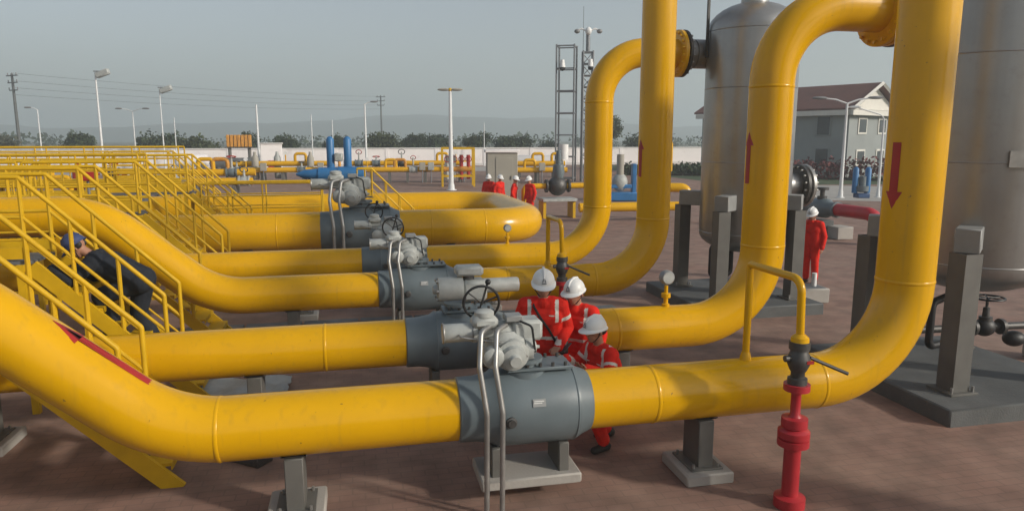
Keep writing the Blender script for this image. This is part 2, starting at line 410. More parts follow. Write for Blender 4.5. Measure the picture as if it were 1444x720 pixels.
# P5/P6 header with U turn
p5 = gas_pipe('thick yellow header pipe doubling back on itself behind the small pipes',
    [(-16, 18.4, 1.05), (4.75, 18.4, 1.05), (4.75, 24.6, 1.05), (-16, 24.6, 1.05)], [1.4, 1.4], .47,
    [((1.9, 18.4, 1.05), (1, 0, 0)), ((3.3, 18.4, 1.05), (1, 0, 0)), ((-1.9, 18.4, 1.05), (1, 0, 0))],
    [(-2.6, 18.4, 1.05), (2.4, 18.4, 1.05), (-3, 24.6, 1.05), (2, 24.6, 1.05)])
# neighbouring train, standing just outside the picture
p0 = gas_pipe('yellow gas pipe of the next vessel on the near side of the yard',
    [(-9, 2.9, .88), (7.8, 2.9, .88), (7.8, 2.9, 6.2), (10.5, 2.9, 6.2)], [BR, .9], PR, [((7.8, 2.9, 1.9), (0, 0, 1))], [(4.5, 2.9, .88), (-1, 2.9, .88)])

# ------------------------------------------------------------------ ball valves
def make_valve(label, loc, sc=1.0, kind='A', tubes=True, wheel=True):
    t = thing('ball_valve', label, 'valve', loc, 0, 'slate welded ball valves', sc)
    L = 1.25
    MB().lathe((-L/2, 0, 0), (L/2, 0, 0), [(0, .284), (.01, .298), (.16, .30), (.30, .325), (.34, .352), (.36, .36), (.62, .365), (1.08, .36), (1.11, .35), (1.17, .318), (1.22, .30), (L, .284)], 44).build('valve_body', 'slate', t)
    for x in (-.265, .455): MB().torus((x, 0, 0), (1, 0, 0), .356, .010, 40, 6).build('weld_seam', 'slate', t)
    # trunnion boss on the camera side, drain boss
    b = MB().lathe((-.18, -.33, -.02), (-.18, -.43, -.02), [(0, .05), (.05, .05), (.055, .035), (.075, .035)], 18).build('drain_boss', 'bolt', t)
    MB().box((.08, -.345, .135), (.12, .006, .07), 0, Matrix.Rotation(R(-21), 3, 'X')).build('nameplate', 'box', t)
    for i in range(3): MB().box((.075-.008*i, -.3495+.005*(i-1), .135+.019*(1-i)), (.09-.015*i, .004, .007), 0, Matrix.Rotation(R(-21), 3, 'X')).build('nameplate_print', 'white', t)
    # stem bonnet and mounting plate
    MB().lathe((.02, 0, .30), (.02, 0, .5), [(0, .20), (.06, .20), (.065, .135), (.13, .135), (.135, .17), (.17, .17)], 28).build('stem_bonnet', 'slate', t)
    pl = MB().box((.14, 0, .385), (.62, .34, .03), .006).build('mounting_plate', 'slate', t)
    for i in range(5):
        for s in (-1, 1): MB().cyl((-.10+.12*i, s*.14, .395), (-.10+.12*i, s*.14, .435), .016, n=6).build('bolt', 'bolt', pl)
    for s in (-.28, .36):
        MB().box((s, 0, -.48), (.10, .4, .30), .01).build('foot', 'leg', t)
    MB().box((.04, 0, -.66), (.95, .55, .10), .015).build('footing', 'concrete', t)
    # actuator
    if kind == 'A':
        hx = -.15
        a = MB().lathe((hx, -.02, .43), (hx, -.02, .74), [(0, .15), (.02, .18), (.10, .20), (.12, .225), (.16, .225), (.18, .20), (.25, .18), (.28, .13), (.31, .10)], 26).build('gear_housing', 'grey', t)
        for i in range(8):
            an = 2*math.pi*i/8; MB().cyl((hx+math.cos(an)*.212, -.02+math.sin(an)*.212, .535), (hx+math.cos(an)*.212, -.02+math.sin(an)*.212, .605), .017, n=6).build('bolt', 'grey', a)
        MB().lathe((hx+.02, -.14, .55), (hx+.02, -.32, .52), [(0, .15), (.06, .15), (.075, .115), (.13, .11), (.15, .06), (.19, .05)], 22).build('motor_cover', 'grey', a)
        MB().lathe((hx+.15, -.06, .57), (hx+.40, -.06, .57), [(0, .12), (.07, .12), (.075, .07), (.11, .06), (.115, .02), (.15, .015)], 18).build('limit_switch', 'grey', a)
        MB().lathe((hx-.17, -.20, .56), (hx-.17, -.32, .54), [(0, .10), (.07, .10), (.085, .085), (.10, .03)], 18).build('end_cap', 'grey', a)
        c = MB().lathe((-.74, 0, .73), (.06, 0, .73), [(0, .075), (.012, .085), (.27, .085), (.275, .098), (.31, .098), (.315, .07), (.5, .07), (.505, .09), (.80, .09)], 24).build('power_cylinder', 'grey', t)
        MB().box((.03, .0, .74), (.28, .24, .19), .03).build('manifold_block', 'grey', c)
        MB().box((-.36, -.02, .83), (.24, .19, .12), .04).build('control_box', 'grey', c)
        MB().lathe((-.36, -.02, .88), (-.36, -.02, .97), [(0, .09), (.04, .09), (.055, .07), (.065, .02)], 20).build('box_lid', 'grey', c)
        for q in range(6):
            an = R(60*q); MB().cyl((hx+.02+.118*math.cos(an), -.195, .54+.118*math.sin(an)), (hx+.02+.118*math.cos(an), -.225, .535+.118*math.sin(an)), .014, n=6).build('bolt', 'tube', a)
            MB().cyl((hx+.20, -.06+.10*math.cos(an), .57+.10*math.sin(an)), (hx+.235, -.06+.10*math.cos(an), .57+.10*math.sin(an)), .012, n=6).build('bolt', 'tube', a)
        MB().box((hx+.05, -.05, .86), (.16, .15, .06), .01).build('terminal_box', 'box', c)
        MB().tube(fillet([(hx+.1, -.13, .84), (hx+.2, -.18, .80), (hx+.22, -.19, .62), (hx+.24, -.14, .55)], .05, 5), .011, 8).build('conduit', 'black', c)
        MB().tube(fillet([(-.60, -.07, .73), (-.60, -.16, .73), (-.20, -.18, .66), (-.14, -.16, .55)], .04, 5), .010, 8).build('oil_line', 'tube', c)
        for q in (-.735, -.47): MB().torus((q, 0, .73), (1, 0, 0), .088, .008, 24, 6).build('clamp_band', 'tube', c)
        if wheel:
         hw = MB().torus((-.36, .12, .97), (.10, 1, .2), .165, .0125, 36, 8).build('handwheel', 'black', t)
         sp = MB()
         for an in (20, 140, 260):
             sp.cyl((-.36, .12, .97), (-.36+.16*math.cos(R(an)), .12-.03*math.sin(R(an)), .97+.16*math.sin(R(an))), .008, n=6)
         sp.build('spokes', 'black', hw)
         MB().cyl((-.36, .11, .95), (-.30, .13, 1.15), .011, n=8).build('crank_lever', 'black', t)
         MB().ell((-.295, .13, 1.16), (.028, .028, .028), 10, 8).build('lever_knob', 'black', t)
        if tubes:
            for k, x1 in enumerate((-.47, -.33)):
                MB().tube(fillet([(x1+.16, -.08, .80), (x1+.05, -.20, .78), (x1+.01, -.34, .50), (x1+.06, -.42, .1), (x1+.05, -.43, -.86)], [.08, .12, .2], 6), .025, 10).build('vent_tube', 'tube', t)
    else:
        a = MB().box((.22, 0, .62), (.30, .28, .26), .04).build('scotch_yoke_housing', 'grey', t)
        MB().lathe((-.28, -.02, .64), (.08, -.02, .64), [(0, .05), (.05, .06), (.06, .145), (.36, .145)], 24).build('power_cylinder', 'grey', t)
        for i in range(6):
            an = R(60*i); MB().cyl((-.25, -.02+.125*math.cos(an), .64+.125*math.sin(an)), (-.18, -.02+.125*math.cos(an), .64+.125*math.sin(an)), .02, n=8).build('tie_bolt', 'tube', t)
        MB().lathe((.34, 0, .66), (.78, 0, .66), [(0, .09), (.42, .09), (.44, .08)], 22).build('spring_can', 'grey', t)
        MB().box((.16, 0, .86), (.34, .22, .12), .03).build('control_box', 'grey', t)
        MB().cyl((.16, 0, .74), (.16, 0, .81), .07, n=14).build('box_stem', 'bolt', t)
    return t
make_valve('slate ball valve with grey actuator and black handwheel on the pipe nearest the three workers', (1.47, Y1, Z1))
make_valve('slate ball valve with horizontal grey cylinder actuator directly behind the black handwheel', (1.16, Y2, Z2), 1, 'B')
make_valve('slate ball valve with twin vent tubes on the sloping third pipe', (.94, Y3, Z3))
make_valve('small slate ball valve partly hidden behind another valve actuator', (.70, Y4, Z4), .98, 'A', False)
make_valve('large slate ball valve on the thick yellow header pipe', (.13, 18.4, 1.05), 1.6, 'A', True, False)

# ------------------------------------------------------------------ small tappings
def tapping(label, x, y, z, h=1.25, reach=.8):
    t = thing('blowdown_valve', label, 'valve', (x, y, 0), 0, 'small blowdown lines')
    zt = z+PR; top = zt+h-.28
    MB().tube(fillet([(0, 0, zt-.03), (0, 0, top), (.02, -reach, top), (.04, -reach, top-.55)], [.03, .12], 8), .036, 14).build('tap_pipe', 'yellow', t)
    MB().lathe((0, 0, zt-.02), (0, 0, zt+.08), [(0, .06), (.05, .055), (.1, .04)], 16).build('weld_boss', 'yellow', t)
    X, Y = .04, -reach
    zb = top-.55
    MB().lathe((X, Y, zb+.06), (X, Y, zb-.6), [(0, .04), (.03, .075), (.07, .08), (.075, .05)], 20).build('collar', 'yellow', t)
    v = MB().lathe((X, Y, zb-.01), (X, Y, zb-.7), [(0, .09), (.07, .09), (.075, .075), (.10, .08), (.15, .10), (.20, .10), (.26, .075), (.28, .06), (.33, .06), (.335, .085), (.40, .085)], 20).build('valve_body', 'bolt', t)
    MB().box((X+.05, Y-.098, zb-.18), (.07, .01, .03), 0).build('red_tag', 'red', v)
    MB().cyl((X-.14, Y, zb-.16), (X+.1, Y, zb-.16), .03, n=10).build('stem', 'bolt', v)
    MB().cyl((X+.08, Y-.05, zb-.15), (X+.42, Y-.12, zb-.30), .016, n=8).build('lever', 'bolt', t)
    MB().lathe((X, Y, zb-.40), (X, Y, 0), [(0, .115), (.06, .115), (.065, .06), (.09, .044), (.28, .044), (.31, .06), (.32, .115), (.40, .115), (.41, .095), (.44, .14), (.50, .14), (.505, .10), (.52, .14), (.58, .14), (.59, .075), (zb-.52, .075), (zb-.50, .14), (zb-.40, .14)], 20).build('drain_pipe', 'redpipe', t)
    return t
tapping('small yellow tap line dropping to a dark lever valve on a tall red drain', 3.78, Y1, Z1)
tapping('small yellow tap line and dark lever valve with red drain above the tall worker', 3.12, Y3, Z3, 1.1, .7)
def gauge(label, x, y, z, s=1.0):
    t = thing('pressure_gauge', label, 'gauge', (x, y, z), 0, None, s)
    MB().lathe((0, 0, -.03), (0, 0, .3), [(0, .05), (.06, .05), (.065, .03), (.14, .03), (.145, .06), (.20, .06), (.205, .025), (.3, .025)], 14).build('stem', 'yellow', t)
    MB().lathe((0, .04, .38), (0, -.06, .38), [(0, .085), (.01, .095), (.08, .095), (.1, .08)], 22).build('gauge_head', 'box', t)
    MB().lathe((0, -.062, .38), (0, -.068, .38), [(0, .075), (.004, .074)], 22).build('dial', 'grey', t)
gauge('round grey transmitter on a yellow stem standing on the second pipe by the vessel slab', 3.92, Y2, Z2+PR)
gauge('round grey transmitter on a short stem on the pipe below the header bend', 2.92, Y4, Z4+PR, .8)

# ------------------------------------------------------------------ separator vessels
def make_vessel(label, c, z0, z1, rad, nozzle, front=False):
    t = thing('separator_vessel', label, 'vessel', (c[0], c[1], 0), 0, 'grey separator vessels')
    hd = rad*.62
    prof = [(0, .001)]
    hb = rad*.46
    for i in range(1, 9): a = math.pi/2*i/8; prof.append((hb*(1-math.cos(a)), rad*math.sin(a)))
    prof2 = prof+[(hb+(z1-z0), rad)]+[(hb+(z1-z0)+hd*math.sin(math.pi/2*i/8), max(.001, rad*math.cos(math.pi/2*i/8))) for i in range(1, 9)]
    MB().lathe((0, 0, z0-hb), (0, 0, 10), prof2, 64).build('shell', 'vessel', t)
    for z in (z0+.02, z0+(z1-z0)*.36, z0+(z1-z0)*.72, z1-.02): MB().torus((0, 0, z), (0, 0, 1), rad-.006, .012, 64, 6).build('weld_seam', 'vessel', t)
    # top nozzle
    MB().cyl((0, 0, z1+hd-.1), (0, 0, z1+hd+.4), .26, n=28).build('top_nozzle', 'vessel', t)
    # side nozzle
    ny, nz, x0 = nozzle[1], nozzle[2], nozzle[0]
    MB().lathe((x0, ny, nz), (-rad*.5, ny, nz), [(0, .30), (.14, .30), (.145, .26), (.19, .26), (.195, .285), (abs(x0+rad*.5), .285)], 32).build('side_nozzle', 'tube', t)
    flange(t, (x0-.035, ny, nz), (1, 0, 0), .46, 'nozzle_flange', 'bolt', 18, .07)
    # legs with brackets
    for sx, sy in ((-1, -1), (-1, 1), (1, -1), (1, 1)):
        lx, ly = (-.95 if sx < 0 else .66), sy*.82
        g = MB()
        g.box((lx, ly, 1.1), (.24, .025, 1.74), 0); g.box((lx, ly-.12, 1.1), (.24, .02, 1.74), 0); g.box((lx, ly+.12, 1.1), (.24, .02, 1.74), 0)
        g.box((lx-.11, ly, 1.1), (.018, .219, 1.739), 0)
        l_ = g.build('leg', 'leg', t, 0)
        MB().box((lx, ly, .235), (.40, .40, .03), .004).build('base_plate', 'leg', l_)
        for bx in (-1, 1): MB().cyl((lx+bx*.155, ly-.15, .24), (lx+bx*.155, ly-.15, .32), .018, n=6).build('anchor_bolt', 'tube', l_)
        ang = math.atan2(sy*.82, sx*.95)
        bxr = Matrix.Rotation(ang, 3, 'Z')
        MB().box((lx*.86, ly*.86, 2.12), (.46, .28, .30), .012, bxr).build('support_bracket', 'box', t)
    MB().box((-.30, -.845, 3.1), (.30, .02, .2), 0, Matrix.Rotation(R(-20), 3, 'Z')).build('nameplate', 'tube', t)
    # slab
    MB().box((-.25, 0, .09), (2.5, 2.75, .26), .02).build('foundation_slab', 'slab', t)
    # bottom drain piping
    MB().tube(fillet([(-.3, -.1, z0-hb+.08), (-.3, -.1, .62), (-.82, -.25, .62), (-.82, -.25, 1.22), (-.45, -.15, 1.28)], .09, 6), .05, 12).build('drain_pipe', 'black', t)
    if not front: MB().lathe((.25, -.25, .30), (.25, -.25, 1.0), [(0, .09), (.03, .09), (.04, .05), (.22, .05), (.23, .10), (.33, .10), (.34, .06), (.7, .06)], 16).build('level_pot', 'grey', t)
    return t
v1 = make_vessel('grey separator vessel with bolted side flange, standing behind the two yellow risers', V1C, 1.46, 5.42, .88, (-1.20, Y4-V1C[1], 5.02))
# manway on the far vessel
mwx = .7; mz = 2.38
MB().cyl((mwx, .15, mz), (1.28, .15, mz), .26, n=28).build('manway_neck', 'vessel', v1)
flange(v1, (1.30, .15, mz), (1, 0, 0), .44, 'manway_flange', 'bolt', 16, .09); flange(v1, (1.42, .15, mz), (1, 0, 0), .44, 'manway_cover', 'tube', 16, .09)
MB().tube([(.55, -.70, 5.1), (.3, -.9, 5.2)], .01, 6).build('lug', 'bolt', v1)
MB().box((-.90, .15, 5.75), (.05, .05, 1.7), .005).build('vent_pipe', 'bolt', v1)
v2 = make_vessel('grey separator vessel on a dark slab beside the nearest riser', V2C, 1.72, 5.42, .88, (-1.16, Y2-V2C[1], 5.0), True)
MB().lathe((.22, -.84, 1.98), (.22, -.95, 1.98), [(0, .055), (.07, .055), (.075, .03), (.1, .03)], 16).build('level_tap', 'bolt', v2)
# drain valve assembly under / beside the near vessel
t = thing('drain_valve', 'black handwheel drain valve on pipe stubs under the vessel beside the nearest riser', 'valve', (9.3, 8.62, 0), R(-6))
MB().tube(fillet([(-1.5, -.1, .55), (1.3, 0, .55), (1.3, 0, .22)], .12, 6), .055, 14).build('drain_line', 'bolt', t)
b = MB().ell((-.1, -.05, .55), (.16, .13, .14)).build('valve_body', 'black', t)
MB().lathe((-.1, -.05, .65), (-.1, -.05, 1.02), [(0, .09), (.06, .09), (.065, .05), (.2, .045), (.21, .02), (.36, .02)], 16).build('bonnet', 'bolt', b)
MB().torus((-.1, -.05, 1.0), (0, 0, 1), .22, .016).build('handwheel', 'black', t)
for an in (0, 60, 120): MB().cyl((-.1+.21*math.cos(R(an)), -.05+.21*math.sin(R(an)), 1.0), (-.1-.21*math.cos(R(an)), -.05-.21*math.sin(R(an)), 1.0), .01, n=6).build('spoke', 'black', t)
for x in (-.32, .14): MB().lathe((x, -.05, .55), (x+.05, -.05, .55), [(0, .12), (.05, .12)], 18).build('flange', 'bolt', t)
MB().ell((.45, .0, .34), (.17, .13, .12)).build('strainer', 'black', t)
MB().box((.95, 0, .12), (.4, .3, .22), .01).build('pedestal', 'concrete', t)
MB().cyl((-.72, -.12, .55), (-.6, -.12, .55), .10, n=16).build('end_cap', 'tube', t)

# ------------------------------------------------------------------ stairs
def stair_proto(LN=2.0):
    XE = -1.9-LN; XM = -1.9-LN/2
    t = thing('crossover_stair', '', 'stairs', (0, 0, 0), 0, 'yellow crossover stairs')
    W = .78; HL = 1.9
    for s, yy in ((0, 0), (1, W)):
        MB().box((0, 0, 0), (2.65, .05, .17), 0, Matrix.Rotation(R(45), 3, 'Y')).build('stringer', 'yrail', t).location = (-.95, yy, .90)
        MB().tube(fillet([(-.45, yy, .42), (-.45, yy, 1.42), (-1.93, yy, 2.9), (XE, yy, 2.9), (XE, yy, 1.9)], [.05, .05, .05], 4), .028, 10).build('handrail', 'yrail', t)
        MB().tube(fillet([(-.45, yy, .95), (-1.93, yy, 2.43), (XE, yy, 2.43)], .05, 4), .022, 8).build('mid_rail', 'yrail', t)
        MB().tube(fillet([(-.45, yy, .68), (-1.93, yy, 2.16), (XE, yy, 2.16)], .05, 4), .014, 8).build('knee_rail', 'yrail', t)
        for x in (-.94, -1.43, -1.93, XM):
            zt = -x+.97 if x > -1.92 else 2.9
            MB().cyl((x, yy, zt-1.0), (x, yy, zt), .026, n=8).build('post', 'yrail', t)
        for x in (-2.0, XE+.1): MB().box((x, yy, .93), (.08, .08, 1.86), 0).build('leg', 'yrail', t)
        MB().box((XM, yy, 2.0), (LN, .012, .14), 0).build('toe_board', 'yrail', t)
    tm = MB().box((0, 0, 0), (.24, W-.06, .03), 0).box((.125, 0, -.02), (.01, W-.06, .07), 0).mesh('tread', 'yrail')
    for i in range(8): link('tread', tm, t, (-.2-.22*i, W/2, .22+.21*i))
    MB().box((XM, W/2, 1.88), (LN, W-.06, .04), 0).build('landing', 'grate', t)
    return t
s1 = stair_proto(.55)
s0 = stair_proto()
stairs = [((-1.76, 7.02, 0), 'yellow steel stair with handrails between the nearest two pipes'),
          ((-1.92, 9.40, 0), 'yellow steel stair being climbed by the person in dark clothes'),
          ((-2.16, 12.0, 0), 'yellow steel stair just behind the sloping third pipe'),
          ((-2.20, 15.1, 0), 'yellow steel stair in front of the thick header pipe'),
          ((-2.45, 20.6, 0), 'yellow steel stair inside the bend of the thick header pipe'),
          ((-4.3, 26.6, 0), 'yellow steel stair behind the thick header pipe, facing the white control cabinet'),
          ((2.15, 22.0, 0), 'yellow steel stair beside the blue twin-tank actuator'),
          ((-6.8, 16.2, 0), 'yellow steel stair at the end of the walkway away from the valves')]
for i, (loc, lab) in enumerate(stairs):
    o = s1 if 'twin-tank' in lab else s0 if i == 0 else copy_tree(s0)
    o.location = loc; o['label'] = lab
    if 'twin-tank' in lab: o.scale = (.84, 1, .84)
def walkway(label, x0, x1, y0, y1, z):
    t = thing('walkway_platform', label, 'walkway', (x0, y0, 0), 0)
    L = x1-x0; Wd = y1-y0
    MB().box((L/2, Wd/2, z-.03), (L, Wd, .06), 0).build('deck', 'grate', t)
    for yy in (0.02, Wd-.02):
        MB().box((L/2, yy, z-.02), (L+.02, .06, .16), 0).build('edge_beam', 'yrail', t)
        for zz, r_ in ((1.0, .026), (.66, .016), (.33, .016)): MB().cyl((0, yy, z+zz), (L, yy, z+zz), r_, n=8).build('rail', 'yrail', t)
        n = max(2, int(L/1.2))
        for i in range(n+1):
            MB().cyl((L*i/n, yy, z), (L*i/n, yy, z+1.0), .021, n=8).build('post', 'yrail', t)
        for i in range(0, n+1, 2): MB().box((min(L-.05, max(.05, L*i/n)), yy, z/2-.05), (.09, .09, z-.1), 0).build('leg', 'yrail', t)
walkway('long yellow railed walkway over the pipes beyond the header', -14, -6.4, 20.6, 21.4, 1.9)
walkway('yellow railed walkway between the fourth pipe and the header', -14, -6.2, 15.1, 15.9, 1.9)
walkway('yellow railed walkway behind the header facing the perimeter wall', -16, -8.3, 26.6, 27.4, 1.9)
walkway('yellow railed walkway over the header pipe beside the red warning board', -12, -4.6, 17.0, 17.7, 2.0)
walkway('yellow railed walkway inside the header loop', -15, -5.0, 22.6, 23.4, 2.1)
walkway('low yellow railed platform beside the header valve', -4.0, -.9, 20.3, 21.2, 1.15)

# ------------------------------------------------------------------ people
def capsule_mesh(caps):
    mb = MB()
    for (a, b, ra, rb, tg) in caps:
        a = Vector(a); b = Vector(b)
        if (b-a).length < 1e-4: b = a+Vector((0, 0, .002))
        t = (b-a).normalized(); L = (b-a).length; prof = []
        for i in range(6): an = math.pi/2*i/5; prof.append((-ra*math.cos(an), max(.0004, ra*math.sin(an))))
        for i in range(6): an = math.pi/2*i/5; prof.append((L+rb*math.sin(an), max(.0004, rb*math.cos(an))))
        mb.lathe(a, a+t, prof, 14)
    return mb
def person(label, loc, rz, P, cloth='cloth', helmet='helmet', vox=.012, sc=1.0, group=None, stripes=True, detail=True, strap=False, bulk=1.13):
    t = thing('person', label, 'person', loc, rz, group, sc)
    pel = Vector(P['pelvis']); nk = Vector(P['neck']); sd = Vector(P.get('side', (1, 0, 0))).normalized()
    ax = (nk-pel).normalized(); fr = sd.cross(ax).normalized(); fr = -fr if fr.y > .3 and not P.get('flip') else fr
    if P.get('front'): fr = Vector(P['front']).normalized()
    c = []; TL = (nk-pel).length
    def tp(u, s=0, f=0): return pel+ax*(TL*u)+sd*s+fr*f
    C = lambda a, b, ra, rb=None, tg='c': c.append((a, b, ra, ra if rb is None else rb, tg))
    C(tp(0, -.075), tp(0, .075), .125); C(tp(.28, -.06), tp(.28, .06), .115); C(tp(.62, -.085, .01), tp(.62, .085, .01), .125)
    C(tp(0, -.07), tp(.62, -.085), .12, .12); C(tp(0, .07), tp(.62, .085), .12, .12)
    C(tp(.84, -.14), tp(.84, .14), .082); C(tp(.62, -.09), tp(.86, -.10), .115, .085); C(tp(.62, .09), tp(.86, .10), .115, .085)
    C(tp(.90, -.04), tp(.96, 0), .08, .055); C(tp(.90, .04), tp(.96, 0), .08, .055)
    C(tp(.90, 0, .03), tp(.92, 0, .04), .066, .06)      # collar
    # head
    hy, hp = P.get('head_yaw', 0), P.get('head_pitch', 0)
    HM = Matrix.Rotation(R(hy), 3, 'Z') @ Matrix.Rotation(R(hp), 3, 'X')   # head local faces -Y; positive pitch looks down
    nt_ = tp(1.10)
    hc = nt_+HM @ Vector((0, -.025, .115))
    H = lambda x, y, z: hc+HM @ Vector((x, y, z))
    C(tp(.98), H(0, .02, -.06), .058, .056, 's')
    C(H(0, .012, .025), H(0, -.008, .0), .094, .088, 's'); C(H(0, -.03, -.06), H(0, -.045, -.085), .062, .045, 's')
    C(H(0, -.02, -.02), H(0, -.035, -.05), .075, .062, 's')
    if detail:
        C(H(0, -.092, .0), H(0, -.112, -.03), .010, .016, 's')
        C(H(-.04, -.085, .018), H(.04, -.085, .018), .013, .013, 's'); C(H(-.018, -.09, -.067), H(.018, -.09, -.067), .009, .009, 's')
        for s in (-1, 1): C(H(s*.09, .01, -.005), H(s*.094, .012, -.035), .016, .013, 's')
    # arms
    for k, s in (('L', 1), ('R', -1)):
        sh = tp(.85, s*.185); el = Vector(P['arm'+k][0]); wr = Vector(P['arm'+k][1]); hd = Vector(P['arm'+k][2]).normalized()
        C(tp(.85, s*.13), sh, .082, .078); C(sh, el, .074, .058); C(el, wr, .058, .046)
        C(wr, wr+hd*.02, .034, .034, 's')
        pn = Vector(P['arm'+k][3]).normalized() if len(P['arm'+k]) > 3 else Vector((0, 0, -1))
        sdv = hd.cross(pn).normalized()
        pc = wr+hd*.07
        C(pc-sdv*.022, pc+sdv*.022, .02, .02, 's'); C(wr+hd*.03-sdv*.015, wr+hd*.03+sdv*.015, .024, .024, 's')
        if detail:
            for q, (o_, ln) in enumerate(((-.032, .06), (-.011, .072), (.011, .068), (.031, .052))):
                b0 = wr+hd*.085+sdv*o_; b1 = b0+hd*ln*.55+pn*.014; b2 = b1+(hd*.5+pn*.85).normalized()*ln*.5
                C(b0, b1, .0095, .009, 's'); C(b1, b2, .009, .008, 's')
            th = wr+hd*.04-sdv*.03
            C(th, th+hd*.035-sdv*.028+pn*.015, .012, .0105, 's'); C(th+hd*.035-sdv*.028+pn*.015, th+hd*.065-sdv*.03+pn*.03, .0105, .009, 's')
        else: C(pc, pc+hd*.07, .026, .018, 's')
    # legs
    for k, s in (('L', 1), ('R', -1)):
        hp_ = tp(-.02, s*.085); kn = Vector(P['leg'+k][0]); an = Vector(P['leg'+k][1]); td = Vector(P['leg'+k][2]).normalized()
        C(hp_, kn, .108, .078); C(kn, an+(kn-an).normalized()*.05, .078, .066)
        C(an+(kn-an).normalized()*.05, an, .055, .05, 'b'); C(an+Vector((0, 0, -.045))-td*.04, an+Vector((0, 0, -.05))+td*.15, .048, .042, 'b')
    c[:] = [(a, b, ra*bulk, rb*bulk, tg) if tg == 'c' else (a, b, ra, rb, tg) for (a, b, ra, rb, tg) in c]
    o = capsule_mesh(c).build('body', cloth, t)
    rm = o.modifiers.new('r', 'REMESH'); rm.mode = 'VOXEL'; rm.voxel_size = vox; rm.adaptivity = 0
    sm = o.modifiers.new('s', 'SMOOTH'); sm.factor = .5; sm.iterations = 3
    dg = bpy.context.evaluated_depsgraph_get(); dg.update()
    me = bpy.data.meshes.new_from_object(o.evaluated_get(dg)); o.modifiers.clear(); old = o.data; o.data = me; bpy.data.meshes.remove(old)
    me.name = 'body'; me.materials.clear()
    for m_ in (cloth, 'skin', 'boot', 'reflect'): me.materials.append(M[m_])
    n = len(me.polygons); cen = np.empty(n*3, dtype=np.float32); me.polygons.foreach_get('center', cen); cen = cen.reshape(-1, 3)
    best = np.full(n, 1e9, dtype=np.float32); idx = np.zeros(n, dtype=np.int32); tags = {'c': 0, 's': 1, 'b': 2}
    for (a, b, ra, rb, tg) in c:
        a = np.array(a, dtype=np.float32); b = np.array(b, dtype=np.float32); d = b-a; L2 = float(d@d)+1e-9
        u = np.clip((cen-a)@d/L2, 0, 1); dist = np.linalg.norm(cen-a-u[:, None]*d, axis=1)-(ra+(rb-ra)*u)
        msk = dist < best; best[msk] = dist[msk]; idx[msk] = tags[tg]
    if stripes:
        rel = cen-np.array(pel, dtype=np.float32)
        u = rel@np.array(ax)/TL; s_ = rel@np.array(sd)
        st = (idx == 0) & (np.abs(np.abs(s_)-.145) < .019) & (u > .58) & (u < 1.0) & (np.abs(s_) < .19)
        st |= (idx == 0) & (np.abs(u-.24) < .035) & (np.abs(s_) < .19)
        for k, s in (('L', 1), ('R', -1)):
            sh = np.array(tp(.85, s*.185)); el = np.array(P['arm'+k][0]); d = el-sh; L2 = d@d
            uu = (cen-sh)@d/L2; dist = np.linalg.norm(cen-sh-np.clip(uu, 0, 1)[:, None]*d, axis=1)
            st |= (idx == 0) & (dist < .1) & (uu > .42) & (uu < .56)
            kn = np.array(P['leg'+k][0]); an = np.array(P['leg'+k][1]); d = an-kn; L2 = d@d
            uu = (cen-kn)@d/L2; dist = np.linalg.norm(cen-kn-np.clip(uu, 0, 1)[:, None]*d, axis=1)
            st |= (idx == 0) & (dist < .12) & (uu > .35) & (uu < .48)
        idx[st] = 3
    me.polygons.foreach_set('material_index', idx); me.shade_smooth()
    # helmet
    HB = Matrix.Translation(hc+HM @ Vector((0, 0, .012))) @ HM.to_4x4()
    V = []; F = []; nn = 28; kk = 9
    for i in range(kk+1):
        th = math.pi/2*i/kk
        for j in range(nn):
            a = 2*math.pi*j/nn; V.append((.118*math.cos(th)*math.cos(a), .138*math.cos(th)*math.sin(a), .022+.135*math.sin(th)))
    for i in range(kk):
        for j in range(nn): F.append((i*nn+j, i*nn+(j+1) % nn, (i+1)*nn+(j+1) % nn, (i+1)*nn+j))
    b0 = len(V)
    for (e, z) in ((0, .026), (1, .012), (1, .004), (0, .016)):
        for j in range(nn):
            a = 2*math.pi*j/nn; fw_ = max(0, -math.sin(a)); w_ = .012+.05*fw_**2
            V.append(((.118+w_*e)*math.cos(a), (.138+w_*e)*math.sin(a), z-.012*fw_*e))
    for i in range(4):
        for j in range(nn): F.append((b0+i*nn+j, b0+i*nn+(j+1) % nn, b0+((i+1) % 4)*nn+(j+1) % nn, b0+((i+1) % 4)*nn+j))
    hm = MB().add(V, F)
    hm.tube([(0, -.128, .085), (0, -.08, .14), (0, 0, .16), (0, .08, .14), (0, .128, .085)], [.006, .014, .016, .014, .006], 8)
    ho = hm.build('helmet', helmet, t, 50); ho.matrix_local = HB
    if detail:
        em = MB(); 
        em.box((-.011, -.131, .082), (.008, .004, .042), 0, Matrix.Rotation(R(20), 3, 'Y') @ Matrix.Rotation(R(-22), 3, 'X'))
        em.box((.011, -.131, .082), (.008, .004, .042), 0, Matrix.Rotation(R(-20), 3, 'Y') @ Matrix.Rotation(R(-22), 3, 'X'))
        em.box((0, -.1385, .052), (.05, .004, .009), 0, Matrix.Rotation(R(-14), 3, 'X'))
        em.build('emblem', 'emblem', ho)
        st_ = MB().tube([(-.098, .0, .02), (-.092, -.02, -.06), (-.05, -.05, -.118), (0, -.06, -.134), (.05, -.05, -.118), (.092, -.02, -.06), (.098, 0, .02)], .0055, 6)
        st_.build('chin_strap', 'black', ho)
        for s in (-1, 1):
            e = MB().ell((s*.034, -.0895, -.002), (.010, .006, .005), 10, 6).build('eye', 'boot', t); e.matrix_local = HB
        for s in (-1, 1):
            hr = MB().ell((s*.075, .045, -.01), (.03, .055, .045), 12, 8).build('hair', 'boot', t); hr.matrix_local = HB
